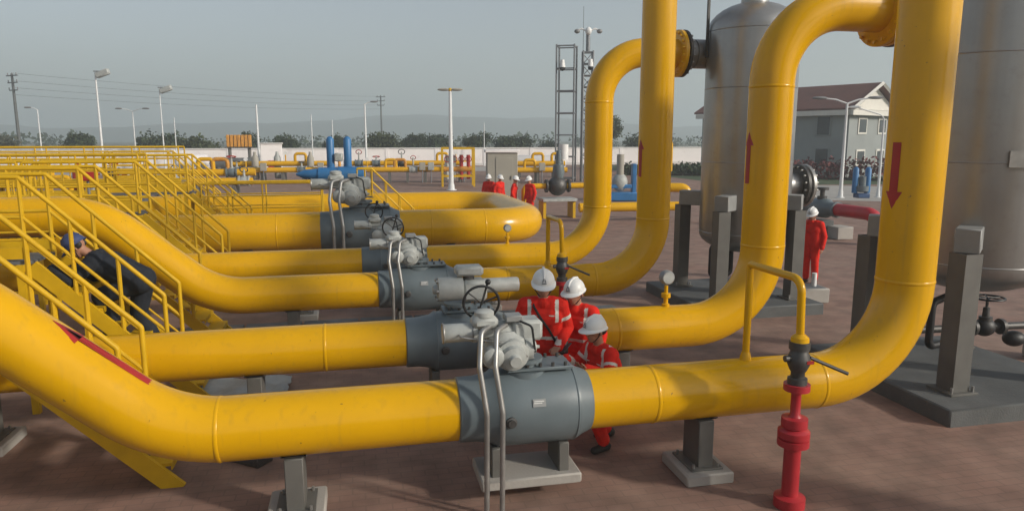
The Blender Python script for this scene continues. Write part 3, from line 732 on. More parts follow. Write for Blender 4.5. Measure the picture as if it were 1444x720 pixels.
    if strap:
        pts = [tp(.98, -.10, .02), tp(.9, -.10, .10), tp(.7, -.03, .155), tp(.45, .06, .155), tp(.2, .13, .14), tp(.08, .17, .10)]
        MB().tube(pts, .013, 6).build('shoulder_strap', 'black', t)
        MB().box(tp(.02, .20, .08), (.14, .12, .18), .03).build('bag', 'black', t)
    if stripes and detail:
        for s in (-.09, .09):
            q = tp(.72, s, .134); MB().box(q, (.055, .006, .013), 0, Matrix.Rotation(R(-6), 3, 'X')).build('chest_tag', 'reflect', t)
    return t
D_ = (0, -1, 0)
stand = dict(pelvis=(0, 0, .96), neck=(0, -.03, 1.50), head_yaw=0, head_pitch=18,
    armL=((.27, .03, 1.14), (.27, -.06, .88), (.0, -.1, -1), (-1, 0, 0)), armR=((-.27, .03, 1.14), (-.27, -.06, .88), (0, -.1, -1), (1, 0, 0)),
    legL=((.105, -.02, .52), (.11, .03, .10), (.15, -1, 0)), legR=((-.105, -.02, .52), (-.11, .03, .10), (-.15, -1, 0)))
def pose(**k): d = dict(stand); d.update(k); return d
person('tall worker in red coverall and white helmet with a black shoulder strap', (2.05, 7.62, 0), R(-14),
    pose(neck=(0, -.08, 1.49), head_pitch=12, head_yaw=2, armR=((-.29, -.02, 1.15), (-.24, -.24, 1.0), (.3, -1, -.1), (0, 0, -1)), armL=((.27, -.02, 1.15), (.16, -.24, 1.0), (-.4, -1, 0), (0, 0, -1))), vox=.007, sc=1.06, strap=True, group='workers in red coveralls')
person('worker in red coverall leaning in behind the crouching one, helmet turned towards the tall worker', (2.53, 7.70, 0), R(-42),
    pose(neck=(0, -.12, 1.46), head_pitch=10, head_yaw=-6, armL=((.28, -.02, 1.13), (.26, -.10, .86), (0, -.2, -1), (-1, 0, 0))), vox=.007, sc=1.0, group='workers in red coveralls')
person('crouching worker in red coverall and white helmet holding a small dark phone', (2.58, 7.02, 0), R(-72),
    pose(pelvis=(0, .12, .66), neck=(0, -.08, 1.19), head_pitch=4, head_yaw=0,
         armL=((.28, -.14, .92), (.20, -.38, 1.02), (-.2, -1, .35), (-.3, .2, 1)), armR=((-.27, -.18, .90), (-.16, -.40, 1.04), (.3, -1, .3), (.3, .2, 1)),
         legL=((.16, -.30, .60), (.14, -.08, .10), (.1, -1, 0)), legR=((-.15, -.20, .36), (-.15, .20, .10), (-.1, -1, 0))), vox=.007, sc=.98, group='workers in red coveralls')
# phone held by the crouching worker
ph = MB().box((0, 0, 0), (.075, .15, .012), .004).build('phone', 'black'); ph.location = (2.12, 6.93, 1.17); ph.rotation_euler = (R(35), R(-20), R(-70))
tag(ph, 'small black handset in the hands of the crouching worker', 'phone')
person('lone worker in red coverall and white helmet standing on the paving behind the second riser', (10.33, 14.4, 0), R(-60), pose(neck=(0, -.02, 1.5)), vox=.011, sc=.985, group='workers in red coveralls', stripes=False)
climb = pose(pelvis=(0, .10, .88), neck=(0, -.42, 1.20), head_pitch=38, head_yaw=0, front=(0, -.55, -.83),
    armL=((.30, -.55, .95), (.30, -.72, 1.1), (0, -1, 0), (0, 0, -1)), armR=((-.30, -.50, .90), (-.32, -.70, 1.02), (0, -1, 0), (0, 0, -1)),
    legL=((.11, -.32, .72), (.12, -.14, .33), (0, -1, 0)), legR=((-.11, .02, .46), (-.12, .18, .10), (0, -1, 0)))
person('stooping person in dark clothes and blue helmet climbing the yellow stair', (-2.84, 9.79, .62), R(-90), climb, 'darkcloth', 'bluehelmet', .011, 1.06, None, False, bulk=1.3)
for i, (x, y, rz, lab) in enumerate(((5.75, 30.6, -20, 'worker in red beside the beige kiosk, first from the lamp post'), (6.12, 30.2, 30, 'worker in red standing in front of the beige kiosk'),
        (6.5, 29.0, 70, 'worker in red turned towards the yellow valve line, beside the kiosk group'), (7.12, 28.6, -60, 'worker in red next to the grey plinth-mounted valve'))):
    person(lab, (x, y, 0), R(rz), pose(head_pitch=10), vox=.016, sc=.99, group='workers in red coveralls', detail=False, stripes=False)

# ------------------------------------------------------------------ blue actuators
def blue_actuator(label, x, y, rz, z=2.05, sc=1.0, horiz=True, pipe=True):
    t = thing('gas_hydraulic_actuator', label, 'actuator', (x, y, 0), rz, 'blue gas hydraulic actuators', sc)
    if horiz:
        MB().lathe((-1.45, 0, z), (1.05, 0, z), [(0, .04), (.3, .17), (.8, .21), (.82, .25), (1.5, .25), (1.52, .28), (2.45, .28), (2.5, .2)], 24).build('power_cylinder', 'blue', t)
    for s in (-.31, .31):
        MB().lathe((s+.1, .1, z+.1), (s+.1, .1, z+1.4), [(0, .13), (.05, .14), (1.15, .14), (1.24, .09), (1.27, .03)], 20).build('gas_tank', 'blue', t)
    MB().box((.1, .0, z+.62), (.28, .2, .3), .03).build('control_block', 'grey', t)
    MB().box((.1, 0, z-.02), (.6, .5, .22), .03).build('yoke_housing', 'darkblue', t)
    MB().lathe((.1, 0, .9), (.1, 0, z), [(0, .3), (.25, .3), (.3, .16), (z-.92, .16)], 20).build('stem_extension', 'slate', t)
    if pipe:
        MB().lathe((-.7, 0, .75), (.9, 0, .75), [(0, .3), (.4, .42), (1.2, .42), (1.6, .3)], 28).build('valve_body', 'slate', t)
        MB().box((.1, 0, .17), (.9, .7, .34), .02).build('footing', 'concrete', t)
    return t
blue_actuator('blue twin-tank actuator with tapered horizontal cylinder behind the header valve', -.62, 26.9, R(-8))
blue_actuator('blue twin-tank actuator standing near the maroon roofed building', 25.3, 31.7, R(-10), .45, 1.05, False, False)
# blue framed pump between the risers
t = thing('pump_unit', 'blue framed pump unit seen between the two slim risers', 'pump', (14.05, 36.4, 0), R(-12))
for s in (-.75, .75): MB().box((s, 0, 1.0), (.22, .5, 2.0), .03).build('frame_post', 'blue', t)
MB().box((0, 0, .25), (1.9, .9, .45), .04).build('base_frame', 'blue', t)
MB().ell((0, -.1, 1.0), (.42, .35, .5)).build('casing', 'grey', t)
MB().cyl((0, -.1, 1.3), (0, -.1, 2.5), .2, n=18).build('motor', 'beige', t)
MB().box((0, -.3, .8), (1.2, .15, .2), .02).build('brace', 'blue', t)

# ------------------------------------------------------------------ yard equipment
t = thing('plinth_valve', 'dark grey valve on a yellow line above a grey plate, near four distant workers', 'valve', (8.35, 29.2, 0))
MB().tube(fillet([(-1.35, 0, .1), (-1.35, 0, 1.35), (2.2, 0, 1.35)], .2, 6), .12, 16).build('line_pipe', 'yellow', t)
MB().ell((.1, 0, 1.35), (.42, .38, .42)).build('valve_body', 'bolt', t)
for x in (-.42, .56): MB().lathe((x, 0, 1.35), (x+.08, 0, 1.35), [(0, .28), (.08, .28)], 20).build('flange', 'bolt', t)
MB().lathe((.15, 0, 1.65), (.15, 0, 2.9), [(0, .2), (.3, .26), (.6, .22), (.62, .12), (.8, .12), (1.2, .10)], 18).build('stem', 'slate', t)
MB().cyl((.4, .1, 2.45), (.4, .1, 3.1), .2, n=18).build('actuator_can', 'white', t)
MB().box((.1, 0, .78), (1.5, 1.0, .12), .01).build('plate', 'grey', t)
for x in (-.55, .75): MB().box((x, 0, .36), (.12, .8, .72), 0).build('stand_leg', 'yrail', t)
# yellow flow line loops between risers
t = thing('flow_line', 'low yellow pipe loop ending in an upright bend past the second slim riser', 'pipe', (0, 0, 0))
MB().tube(fillet([(8.8, 27.2, .6), (13.4, 27.0, .6), (13.4, 27.0, 1.35), (11.5, 27.6, 1.35)], [.35, .3], 8), .19, 18).build('pipe_run', 'yellow', t)
for x in (9.6, 12.4): MB().box((x, 27.1, .21), (.2, .4, .42), .01).build('support', 'concrete', t)
t = thing('vent_bend', 'tall yellow goose-neck pipe standing past the slim risers', 'pipe', (19.3, 42.2, 0))
MB().tube(fillet([(-.55, 0, 0), (-.55, 0, 3.3), (.3, 0, 3.3), (.3, 0, 1.3)], .4, 8), .2, 16).build('pipe_run', 'yellow', t)
MB().lathe((-.55, 0, 0), (-.55, 0, .1), [(0, .34), (.1, .34)], 18).build('flange', 'yellow', t)
# red fire pipe with grey valve
t = thing('fire_water_pipe', 'dark red pipe with a grey flanged valve on a block, beside the lone worker', 'pipe', (0, 0, 0))
MB().tube(fillet([(15.3, 24.6, 1.0), (15.55, 22.1, 1.0), (15.85, 19.2, 1.0), (16.5, 19.1, .1)], [2, .25], 8), .21, 20).build('pipe_run', 'redpipe', t)
va = Vector((15.62, 21.4, 1.0)); vd = Vector((.3, -2.9, 0)).normalized()
MB().lathe(va-vd*.75, va+vd*.75, [(0, .27), (.08, .27), (.1, .23), (.4, .25), (.5, .33), (1.0, .33), (1.1, .25), (1.4, .23), (1.42, .27), (1.5, .27)], 24).build('valve_body', 'slate', t)
MB().lathe(va+Vector((0, 0, .25)), va+Vector((0, 0, .8)), [(0, .16), (.15, .16), (.16, .08), (.35, .08), (.36, .2), (.45, .2)], 16).build('bonnet', 'bolt', t)
MB().box((15.62, 21.4, .3), (.55, .7, .6), .02).build('block', 'slab', t); MB().box((15.95, 20.85, .22), (.6, .7, .42), .02).build('block', 'concrete', t)
# kiosk
t = thing('kiosk', 'beige metal equipment kiosk behind the four distant workers', 'kiosk', (7.75, 37.6, 0), R(-8))
MB().box((0, 0, 1.35), (1.6, 1.8, 2.5), .02).build('cabinet', 'beige', t); MB().box((0, 0, 2.68), (1.8, 2.0, .14), .02).build('roof', 'wall', t)
MB().box((.1, -.915, 1.3), (.9, .03, 2.1), .005).build('door', 'beige', t); MB().box((.45, -.95, 1.3), (.03, .04, .2), 0).build('handle', 'bolt', t); MB().box((0, 0, .06), (1.9, 2.1, .1), .01).build('base', 'concrete', t)
# yellow cage with red gear
t = thing('metering_cage', 'yellow framed metering cage holding red valves beside the beige kiosk', 'cage', (7.2, 50.2, 0), R(-6))
for sx in (-1.1, 1.1):
    for sy in (-.8, .8): MB().box((sx, sy, 1.35), (.14, .14, 2.7), 0).build('post', 'yrail', t)
for z in (.75, 2.66):
    for sy in (-.8, .8): MB().box((0, sy, z), (2.06, .12, .14), 0).build('beam', 'yrail', t)
    for sx in (-1.1, 1.1): MB().box((sx, 0, z), (.12, 1.46, .13), 0).build('beam', 'yrail', t)
for i in range(4):
    x = -.75+.5*i; MB().cyl((x, 0, .5), (x, 0, 2.2), .13, n=12).build('red_column', 'red' if i > 1 else 'grey', t); MB().torus((x, -.25, 1.9), (0, 1, 0), .2, .03, 16, 6).build('handwheel', 'red', t)
MB().cyl((-1, 0, 1.2), (1, 0, 1.2), .2, n=14).build('meter_run', 'orange', t)
# long manifold skid
def skid(label, x, y, rz, L, n, seed):
    rnd = random.Random(seed)
    t = thing('manifold_skid', label, 'manifold', (x, y, 0), rz, 'yellow pipe manifolds along the wall')
    for yy, zz in ((0, 1.0), (.9, 1.45)): MB().cyl((-L/2, yy, zz), (L/2, yy, zz), .2, n=16).build('header', 'yellow', t)
    for i in range(max(2, n//2)):
        x0 = -L/2+L*(i+.5)/max(2, n//2)
        MB().box((x0, .4, .4), (.2, 1.3, .8), 0).build('support', 'leg', t)
    for i in range(n):
        x0 = -L/2+L*(i+.3+.4*rnd.random())/n; k = rnd.choice('vvgtcb'); yy = rnd.choice((0, .9)); zz = 1.0 if yy == 0 else 1.45
        if k == 'v':
            v = MB().lathe((x0-.3, yy, zz), (x0+.3, yy, zz), [(0, .3), (.07, .3), (.08, .22), (.2, .27), (.4, .27), (.52, .22), (.53, .3), (.6, .3)], 16).build('valve', rnd.choice(['slate', 'bolt', 'grey']), t)
            hh = zz+.5+.4*rnd.random()
            MB().lathe((x0, yy, zz+.15), (x0, yy, hh), [(0, .16), (.12, .16), (.13, .07), (hh-zz-.15, .05)], 10).build('stem', 'grey', v)
            MB().torus((x0, yy, hh), (0, rnd.choice((.2, 1.2)), 1), .18+.08*rnd.random(), .03, 16, 6).build('handwheel', rnd.choice(['red', 'red', 'bolt']), v)
        elif k == 'g':
            v = MB().cyl((x0, yy, zz), (x0, yy, zz+.7), .05, n=8).build('riser', 'yellow', t); MB().cyl((x0, yy-.06, zz+.8), (x0, yy+.06, zz+.8), .14, n=14).build('gauge', 'white', v)
        elif k == 't':
            MB().tube(fillet([(x0, yy, zz), (x0, yy, zz+.75), (x0+.8, yy, zz+.75), (x0+.8, yy, zz)], .2, 5), .11, 12).build('bypass_loop', rnd.choice(['yellow', 'orange']), t)
        elif k == 'c':
            MB().lathe((x0, yy+.3, .3), (x0, yy+.3, 2.4), [(0, .2), (.1, .26), (1.6, .26), (1.85, .12), (2.05, .1)], 14).build('filter_pot', rnd.choice(['grey', 'red', 'tube', 'beige']), t)
        else:
            MB().box((x0, -.35, 1.25), (.45, .22, .6), .02).build('instrument_box', rnd.choice(['wall', 'grey', 'beige']), t); MB().cyl((x0, -.35, 0), (x0, -.35, .95), .04, n=8).build('box_post', 'galv', t)
    return t
skid('yellow pipe manifold with red handwheels in front of the white wall', 4.0, 55.0, R(-4), 9.5, 14, 1)
skid('yellow pipe manifold between the blue actuator and the grey cabinet', -5.2, 56.0, R(-4), 7.5, 11, 2)
skid('yellow pipe manifold past the lattice mast', 13.5, 52.0, R(-6), 4.5, 6, 3)
# control cabinet, orange hopper, storage tank
t = thing('control_cabinet', 'white control cabinet with a red patch beside a plain white pole', 'cabinet', (-7.9, 74.5, 0), R(4))
MB().box((0, 0, 1.45), (2.0, 1.4, 2.7), .03).build('cabinet_body', 'wall', t); MB().box((.2, -.72, .8), (1.1, .04, .8), 0).build('red_panel', 'red', t); MB().box((0, 0, 2.85), (2.2, 1.6, .12), .02).build('roof', 'coping', t)
t = thing('sunshade', 'orange slatted sunshade on a dark stand near the white control cabinet', 'shelter', (-10.8, 74, 0), R(4))
for i in range(7): MB().box((-.99+.33*i, 0, 3.1), (.27, .9, 1.15), .03).build('slat', 'orange', t)
MB().box((0, .05, 2.46), (2.6, .8, .1), 0).build('tray', 'bolt', t); MB().cyl((-.9, 0, 0), (-.9, 0, 2.4), .16, n=10).build('stand', 'leg', t); MB().cyl((.9, 0, 0), (.9, 0, 2.4), .16, n=10).build('stand', 'leg', t)
def htank(label, x, y, rz, L, r, m, zc):
    t = thing('storage_tank', label, 'tank', (x, y, 0), rz, 'horizontal storage tanks')
    MB().lathe((-L/2, 0, zc), (L/2, 0, zc), [(0, .02), (.08, r*.6), (.25, r*.95), (.35, r), (L-.35, r), (L-.25, r*.95), (L-.08, r*.6), (L, .02)], 24).build('shell', m, t)
    for s in (-L*.3, L*.3): MB().box((s, 0, zc/2), (.3, r*1.6, zc), 0).build('saddle', 'leg', t)
htank('brown horizontal tank behind the dark plinth valve', 15.6, 60.5, R(-8), 5.2, .7, 'coping', 1.2)
htank('dark horizontal tank under the orange sunshade', -11.2, 73, R(4), 4.5, .55, 'slab', .95)
htank('white horizontal tank in front of the wall, left of the dark one', -15.4, 75, R(4), 3.2, .6, 'wall', 1.2)
# yellow platform cluster far left
skid('yellow pipe manifold beyond the railed walkways', -13.5, 33, R(-3), 9, 9, 5)
skid('yellow pipe manifold beyond the walkways, nearer the sunshade', -9.5, 42, R(-3), 8, 9, 6)
t = thing('warning_board', 'red warning board on a thin post among the yellow walkways', 'sign', (-5.75, 17.4, 0), R(10))
MB().cyl((0, 0, 0), (0, 0, 2.6), .03, n=8).build('post', 'lampgrey', t); MB().box((0, -.04, 2.52), (.38, .03, .2), .004).build('board', 'red', t)

# ------------------------------------------------------------------ lamp posts
def lamp(label, x, y, h, kind, rz=0, r=.09):
    t = thing('lamp_post', label, 'lamp post', (x, y, 0), rz, 'yard lamp posts')
    MB().tube([(0, 0, 0), (0, 0, h*.5), (0, 0, h)], [r, r*.8, r*.55], 12).build('pole', 'lampwhite', t)
    MB().lathe((0, 0, 0), (0, 0, .4), [(0, r*2.2), (.04, r*2.2), (.05, r*1.4), (.4, r*1.2)], 14).build('pole_base', 'lampwhite', t)
    def head(sx, m='lampgrey', dz=.25, ln=1.2):
        MB().tube([(0, 0, h-.05), (sx*ln*.5, 0, h+dz*.7), (sx*ln, 0, h+dz)], [r*.45, r*.4, r*.35], 8).build('arm', 'lampwhite', t)
        MB().ell((sx*(ln+.28), 0, h+dz+.02), (.42, .17, .09), 14, 8).build('lamp_head', m, t)
    if kind == 'double': head(-1); head(1)
    elif kind == 'short':
        head(-1, 'beige', .05, .12); head(1, 'beige', .05, .12); MB().ell((0, 0, h+.06), (.14, .14, .12), 10, 6).build('finial', 'yrail', t)
    elif kind == 'single': head(1, 'lampgrey', .2, .7)
    elif kind == 'curved':
        MB().tube(fillet([(0, 0, h-.02), (0, 0, h+.5), (-1.6, 0, h+.95)], .4, 6), r*.5, 8).build('arm', 'lampwhite', t); MB().ell((-1.75, 0, h+.97), (.4, .15, .08), 12, 6).build('lamp_head', 'lampwhite', t)
    elif kind == 'flood':
        MB().box((.25, 0, h+.1), (.8, .1, .1), 0).build('bracket', 'lampgrey', t)
        MB().box((.75, -.1, h-.1), (1.3, .5, .55), .08, Matrix.Rotation(R(-20), 3, 'Y')).build('flood_lamp', 'grey', t)
lamp('white lamp post with double heads standing clear of the manifold, tallest beside the cage', 6.2, 46.3, 6.35, 'short', R(-12), .16)
lamp('tall pole with a big floodlight above the yellow walkways', -23.6, 76.0, 9.5, 'flood', R(-12), .12)
lamp('tall pole with a floodlight, slimmer and farther than the one above the walkways', -20.0, 84, 8.6, 'flood', R(-12), .08)
lamp('slim white post with spread double arms in front of the wall', -23.5, 86.5, 6.3, 'double', R(-12), .09)
lamp('thin post with a single dark head near the power pole', -33.0, 87, 6.4, 'single', R(170), .08)
lamp('plain white pole beside the white control cabinet', -9.4, 77, 6.7, 'none', 0, .14)
lamp('white pole with one dark lamp head behind the blue twin tanks', 1.35, 77.5, 6.9, 'single', R(-12), .13)
lamp('thin plain pole between the cabinet and the blue tanks', -4.2, 79, 5.8, 'none', 0, .07)
lamp('thin plain pole right behind the blue twin tanks', -2.2, 84, 5.4, 'none', 0, .07)
lamp('thin plain pole above the cage', 15.6, 86, 5.2, 'none', 0, .07)
lamp('thin plain pole in front of the dark trees, next to the spread-arm post', -19.2, 86, 5.6, 'none', 0, .07)
lamp('white pole at the edge of the yard by the power pole', -38.6, 84, 6.0, 'none', 0, .11)
lamp('white lamp post with two curved arms in front of the maroon roofed building', 27.0, 35.4, 5.3, 'double', R(-20), .11)
lamp('white lamp post with one bent arm beside the maroon roofed building', 29.3, 35.2, 4.1, 'curved', R(-10), .08)

# ------------------------------------------------------------------ lattice masts
def mast(label, x, y, w, h, panels, rz):
    t = thing('lattice_mast', label, 'mast', (x, y, 0), rz, 'steel lattice masts')
    c = [(-w/2, -w/2), (w/2, -w/2), (w/2, w/2), (-w/2, w/2)]
    for (a, b) in c: MB().cyl((a, b, 0), (a, b, h), .07, n=8).build('upright', 'galv', t)
    for i in range(panels+1):
        z = .3+(h-.4)*i/panels
        for k in range(4):
            a = c[k]; b = c[(k+1) % 4]
            MB().cyl((*a, z), (*b, z), .055, n=6).build('rung', 'galv', t)
            if i < panels and k in (0, 2) and w < 1: MB().cyl((*a, z), (*b, z+(h-.4)/panels), .035, n=6).build('brace', 'galv', t)
    return t
def dome_cam(parent, x, y, z):
    MB().cyl((x, y, z), (x, y, z+.55), .22, .14, 14).build('camera_housing', 'white', parent); MB().ell((x, y, z-.05), (.2, .2, .22), 12, 8).build('camera_dome', 'black', parent)
m1 = mast('wide grey lattice mast with a white dome camera', 16.1, 53.4, 1.35, 10.3, 6, R(-25)); dome_cam(m1, -.2, -.8, 8.6)
m2 = mast('narrow lattice mast carrying cameras and floodlights on its crown', 17.75, 53.3, .75, 9.9, 11, R(-12)); dome_cam(m2, .15, -.55, 8.7)
MB().cyl((0, 0, 9.8), (0, 0, 11.5), .16, n=10).build('crown_post', 'galv', m2)
MB().cyl((-.35, .2, 9.8), (-.35, .2, 13.2), .02, n=6).build('lightning_rod', 'galv', m2)
for s in (-1, 1):
    MB().tube([(0, 0, 11.3), (s*.5, 0, 11.55), (s*.75, 0, 11.45)], .06, 8).build('arm', 'white', m2); MB().ell((s*.85, 0, 11.35), (.22, .2, .17), 10, 8).build('floodlight', 'lampgrey', m2)
MB().ell((0, -.15, 11.35), (.25, .22, .3), 10, 8).build('camera_housing', 'white', m2)
for z in (7.4, 6.2): MB().box((.1, -.45, z), (.3, .2, .4), .03).build('junction_box', 'slate', m2)

# ------------------------------------------------------------------ building
Bc = Vector((40.6, 52.8, 0)); bt = thing('office_building', 'two-storey grey building with maroon roof and cream gable behind the hedge', 'building', Bc, R(25))
# local: +x runs along the gable, +y runs away along the long wall
GW, BL, EH, RH = 8.0, 15.0, 5.75, 7.9
MB().box((GW/2, BL/2, EH/2), (GW, BL, EH), 0).build('walls', 'bwall', bt)
ov = .6
rf = MB()
for s in (0, 1):
    x0 = -ov if s == 0 else GW+ov
    zo = EH-.05
    rf.add([(x0, -ov, zo), (GW/2, -ov, RH), (GW/2, BL+ov, RH), (x0, BL+ov, zo), (x0, -ov, zo+.16), (GW/2, -ov, RH+.18), (GW/2, BL+ov, RH+.18), (x0, BL+ov, zo+.16)],
           [(0, 1, 2, 3), (4, 5, 6, 7), (0, 1, 5, 4), (3, 2, 6, 7), (0, 3, 7, 4)])
rfo = rf.build('roof', 'roof', bt, 0)
MB().add([(0, -.02, EH+.01), (GW, -.02, EH+.01), (GW/2, -.02, RH-.08), (0, .2, EH+.01), (GW, .2, EH+.01), (GW/2, .2, RH-.08)], [(0, 1, 2), (5, 4, 3), (0, 3, 4, 1), (1, 4, 5, 2), (2, 5, 3, 0)]).build('gable', 'gable', bt, 0)
for s in (0, 1):
    xa = -ov-.02 if s == 0 else GW+ov+.02
    MB().tube([(xa, -ov-.05, EH+.05), (GW/2, -ov-.05, RH+.1)], .16, 4).build('barge_board', 'gable', rfo)
MB().box((-.35, BL/2, EH-.28), (.5, BL+.8, .42), 0).build('eaves_band', 'gable', bt); MB().box((GW/2, -.35, EH-.28), (GW+1.2, .5, .42), 0).build('eaves_band', 'gable', bt)
wmesh = MB().box((0, 0, 0), (.10, 1.3, 1.7), .01).mesh('window', 'bwall'); gmesh = MB().box((0, 0, 0), (.04, 1.1, 1.5), 0).mesh('pane', 'glass')
for fl in (1.7, 4.4):
    for i in range(4):
        wd = link('window', wmesh, bt, (-.03, 2.2+3.5*i, fl)); link('pane', gmesh, wd, (-.05, 0, 0))
wm2 = MB().box((0, 0, 0), (1.5, .10, 1.4), .01).mesh('window', 'gable'); gm2 = MB().box((0, 0, 0), (1.2, .04, 1.1), 0).mesh('pane', 'glass')
for i in range(2):
    for fl in (1.7, 4.4):
        wd = link('window', wm2, bt, (2.2+3.5*i, -.03, fl)); link('pane', gm2, wd, (0, -.05, 0))
# hedge
def leaves(n, rx, ry, rz, c, size, seed, hollow=.55):
    rg = np.random.default_rng(seed)
    u = rg.normal(size=(n, 3)); u /= np.linalg.norm(u, axis=1)[:, None]
    rad = rg.uniform(hollow, 1, n)**.6
    lump = 1+.22*np.sin(u[:, 0]*5+seed)*np.cos(u[:, 1]*4+seed*2)+.16*np.sin(u[:, 2]*7+seed)+.1*rg.normal(size=n)
    p = u*(rad*lump)[:, None]*np.array([rx, ry, rz])+np.array(c)
    a = rg.normal(size=(n, 3)); a /= np.linalg.norm(a, axis=1)[:, None]
    b = np.cross(a, rg.normal(size=(n, 3))); b /= np.linalg.norm(b, axis=1)[:, None]
    s = size*rg.uniform(.6, 1.3, n)[:, None]
    V = np.stack([p-a*s, p+b*s*.6, p+a*s, p-b*s*.6], 1).reshape(-1, 3)
    return [tuple(x) for x in V], [(4*i, 4*i+1, 4*i+2, 4*i+3) for i in range(n)]
def hedge(label, a, b, h, m, seed):
    t = thing('hedge', label, 'hedge', a); mb = MB(); a = Vector(a); b = Vector(b); k = max(2, int((b-a).length/1.4))
    for i in range(k):
        v, f = leaves(260, 1.1, .8, h*.55, (b-a)*((i+.5)/k)+Vector((0, 0, h*.5)), .16, seed+i, .3); mb.add(v, f)
    mb.build('foliage', m, t, 0)
    MB().tube([(0, 0, .1), (b-a)+Vector((0, 0, .1))], .12, 6).build('stem', 'bark', t)
hedge('dark red clipped hedge in front of the maroon roofed building', (33, 56, 0), (42, 48.5, 0), 1.7, 'hedge', 40)
hedge('dark red clipped hedge running on past the building corner', (43, 47.5, 0), (50, 42, 0), 1.7, 'hedge', 60)
hedge('low green hedge beside the white box past the slim risers', (24, 62, 0), (34, 58, 0), 1.1, 'leafd', 80)
t = thing('valve_box', 'small white equipment box past the second slim riser', 'box', (22.0, 48.8, 0), R(-20))
MB().box((0, 0, .85), (1.3, 1.0, 1.5), .03).build('box_body', 'wall', t); MB().box((0, 0, 1.65), (1.45, 1.15, .1), .01).build('lid', 'coping', t); MB().box((0, -.52, .85), (.9, .03, 1.1), .01).build('door', 'wall', t)

# ------------------------------------------------------------------ trees and power line
def tree(label, x, y, h, wd, m, seed, sparse=1.0):
    rnd = random.Random(seed)
    t = thing('tree', label, 'tree', (x, y, 0), rnd.random()*6, 'trees beyond the wall')
    tr = MB().tube([(0, 0, 0), (.1, 0, h*.3), (0, .1, h*.6), (.1, 0, h*.85)], [h*.035, h*.028, h*.018, .04], 8)
    mb = MB()
    for i in range(9):
        a = rnd.random()*6.28; rr = wd*.30*math.sqrt(rnd.random()); zz = h*(.45+.42*rnd.random())
        s = wd*(.16+.12*rnd.random())
        tr.tube([(0, 0, h*.32), (rr*.5*math.cos(a), rr*.5*math.sin(a), zz*.75), (rr*math.cos(a), rr*math.sin(a), zz)], [h*.014, h*.01, .03], 6)
        v, f = leaves(int(420*sparse), s, s, s*.8, (rr*math.cos(a), rr*math.sin(a), zz), wd*.030, seed*31+i, .2); mb.add(v, f)
    tr.build('trunk', 'bark', t); mb.build('crown', m, t, 0)
TR = [(-44, 104, 8.5, 9, 'leafg', 'wispy grey tree rising above the wall by the power pole', .45), (-36, 106, 5.6, 9, 'leafd', 'low dark tree behind the wall by the thin single-head post', 1), (-27, 110, 5.4, 10, 'leafd', 'low wide dark tree behind the wall below the floodlight pole', 1),
      (-20, 100, 5.2, 9, 'leafm', 'rounded tree behind the wall between the floodlight pole and the control cabinet', 1), (-15, 104, 5.6, 9, 'leafd', 'dark bushy tree behind the wall close to the orange sunshade', 1), (-8.5, 101, 5.3, 7, 'leafd', 'dark tree right behind the plain white pole', 1),
      (4, 100, 5.9, 8, 'leafm', 'rounded tree behind the wall by the single dark lamp head', 1), (8.5, 104, 5.2, 8, 'leafd', 'low dark tree behind the wall above the manifold', 1), (17, 100, 6.4, 6.5, 'leafm', 'upright tree behind the wall above the metering cage', 1),
      (23.5, 103, 5.3, 9, 'leafd', 'dark tree behind the wall seen through the wide lattice mast', 1), (29, 106, 5.6, 9, 'leafd', 'dark tree behind the wall next to the narrow lattice mast', 1), (36.5, 100, 8.3, 7.5, 'leafm', 'tall tree showing between the two slim risers', 1),
      (43, 102, 6.2, 8, 'leafd', 'dark tree beside the far vessel', 1), (-52, 110, 6, 10, 'leafd', 'dark tree at the outer end of the wall', 1), (-2.5, 108, 4.9, 8, 'leafd', 'low tree directly behind the blue twin tanks', 1), (13, 112, 4.9, 9, 'leafd', 'low tree behind the double-headed lamp post', 1)]
for i, (x, y, h, wd, m, lab, sp) in enumerate(TR): tree(lab, x, y, h*(.62 if sp < 1 or h < 8 else .72)*(.82+.45*((i*37) % 10)/10), wd*(.5+.45*((i*53) % 10)/10), m, 11+i, sp)
# distant woodland belt
mb = MB()
rg = random.Random(5)
for i in range(110):
    x = -230+5.0*i+rg.uniform(-2, 2); y = 250+rg.uniform(-25, 40); s = rg.uniform(2, 3.6)
    v, f = leaves(60, s*1.5, s, s*.95, (x, y, s*.7), s*.25, 500+i, .2); mb.add(v, f)
tag(mb.build('woodland', 'leafd', None, 0), 'belt of far dark woodland beyond the fields', 'woodland', kind='stuff')
def power_pole(label, x, y, h):
    t = thing('power_pole', label, 'power pole', (x, y, 0), R(-40), 'power poles')
    MB().tube([(0, 0, 0), (0, 0, h)], [.28, .18], 10).build('pole', 'slab', t)
    for k, z in enumerate((h-.3, h-1.4, h-2.6)):
        MB().box((0, 0, z), (3.2-.5*k, .16, .16), 0).build('crossarm', 'slab', t)
        for s in (-1.2, 0, 1.2): MB().cyl((s, 0, z+.08), (s, 0, z+.45), .08, n=8).build('insulator', 'lampgrey', t)
power_pole('dark power pole with three crossarms at the end of the wall', -53.2, 132, 13.6)
power_pole('far slim power pole carrying wires over the fields', 8.0, 205, 15)
for k, z in enumerate((14.3, 13.1, 12.0, 10.9)):
    pts = []
    for i in range(41):
        u = i/40; pts.append((-53.2+61.2*u, 132+73*u, z-.6+(15.4-14.3)*u-3.2*4*u*(1-u)*.25-k*0.0))
    tag(MB().tube(pts, .02, 5).build('power_wire', 'black'), 'thin dark overhead wire strung between the two power poles', 'wire', 'overhead power wires')

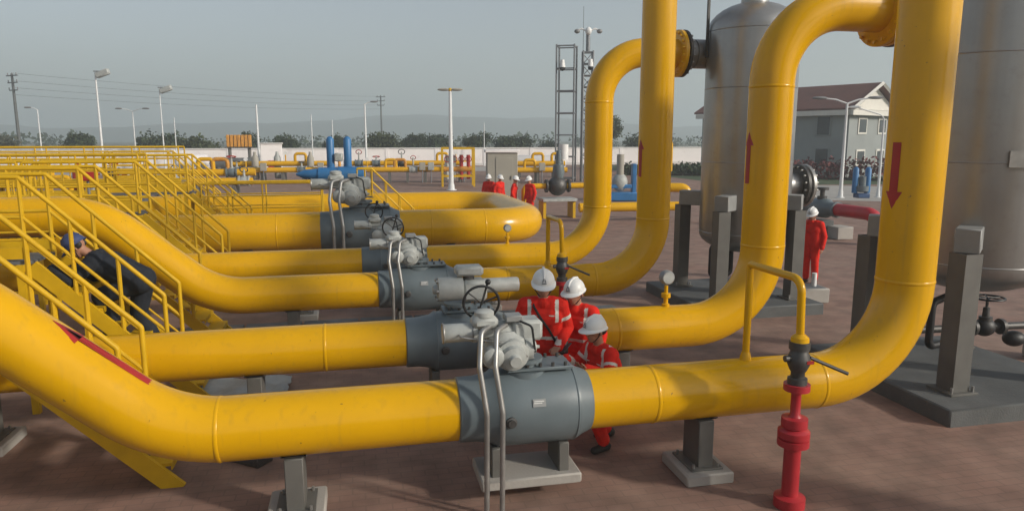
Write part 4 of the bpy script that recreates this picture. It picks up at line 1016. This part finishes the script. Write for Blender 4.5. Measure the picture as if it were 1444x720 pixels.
# ------------------------------------------------------------------ ground details between pipes
t = thing('trench_cover', 'row of grey trench cover plates on the paving behind the third pipe', 'trench cover', (-4, 12.75-.0, 0))
cm = MB().box((0, 0, 0), (.96, .8, .05), .01).mesh('cover_plate', 'grate')
for i in range(9): link('cover_plate', cm, t, (.5+1.0*i, 0, .03))
V = []; F = []; rg = random.Random(3); nx, ny = 16, 10
for j in range(ny):
    for i in range(nx): V.append((i*.09+rg.uniform(-.02, .02), j*.08+rg.uniform(-.02, .02), .03+.05*math.sin(i*.9+j*.4)*math.sin(j*.8)+.03*rg.random()+.04))
for j in range(ny-1):
    for i in range(nx-1): F.append((j*nx+i, j*nx+i+1, (j+1)*nx+i+1, (j+1)*nx+i))
tp_ = MB().add(V, F).build('tarpaulin', 'tarp', None, 60); tp_.location = (-2.3, 9.3, .0); sol = tp_.modifiers.new('s', 'SOLIDIFY'); sol.thickness = .01
tag(tp_, 'crumpled pale tarpaulin lying on the paving under the second pipe', 'tarpaulin')
bo = MB().box((0, 0, .06), (1.9, .22, .12), .01).build('timber_baulk', 'bolt'); bo.location = (-1.75, 7.9, 0.004); bo.rotation_euler = (0, 0, R(-38))
tag(bo, 'dark timber baulk lying on the paving beside the nearest slope', 'timber')
t = thing('sump_box', 'low grey concrete sump beside the far vessel slab', 'sump', (9.15, 12.75, 0), R(-5))
MB().box((0, 0, .17), (.6, .55, .30), .02).build('curb', 'concrete', t); MB().box((0, 0, .315), (.48, .44, .03), .005).build('lid', 'grate', t); MB().cyl((.1, 0, .33), (.1, 0, .6), .05, n=14).build('vent', 'white', t)

# ------------------------------------------------------------------ haze
hz = MB().box((0, 1900, 44), (8400, 5000, 92), 0).build('haze', 'white', None, 0)
hz.data.materials.clear(); hm = bpy.data.materials.new('haze'); hm.use_nodes = True; hm.node_tree.nodes.clear()
pv = hm.node_tree.nodes.new('ShaderNodeVolumePrincipled'); pv.inputs['Color'].default_value = (.80, .89, .92, 1); pv.inputs['Density'].default_value = .0016; pv.inputs['Anisotropy'].default_value = .2
oo = hm.node_tree.nodes.new('ShaderNodeOutputMaterial'); hm.node_tree.links.new(pv.outputs[0], oo.inputs['Volume'])
hz.data.materials.append(hm); tag(hz, 'thin pale haze in the air over the whole yard', 'haze', kind='stuff')
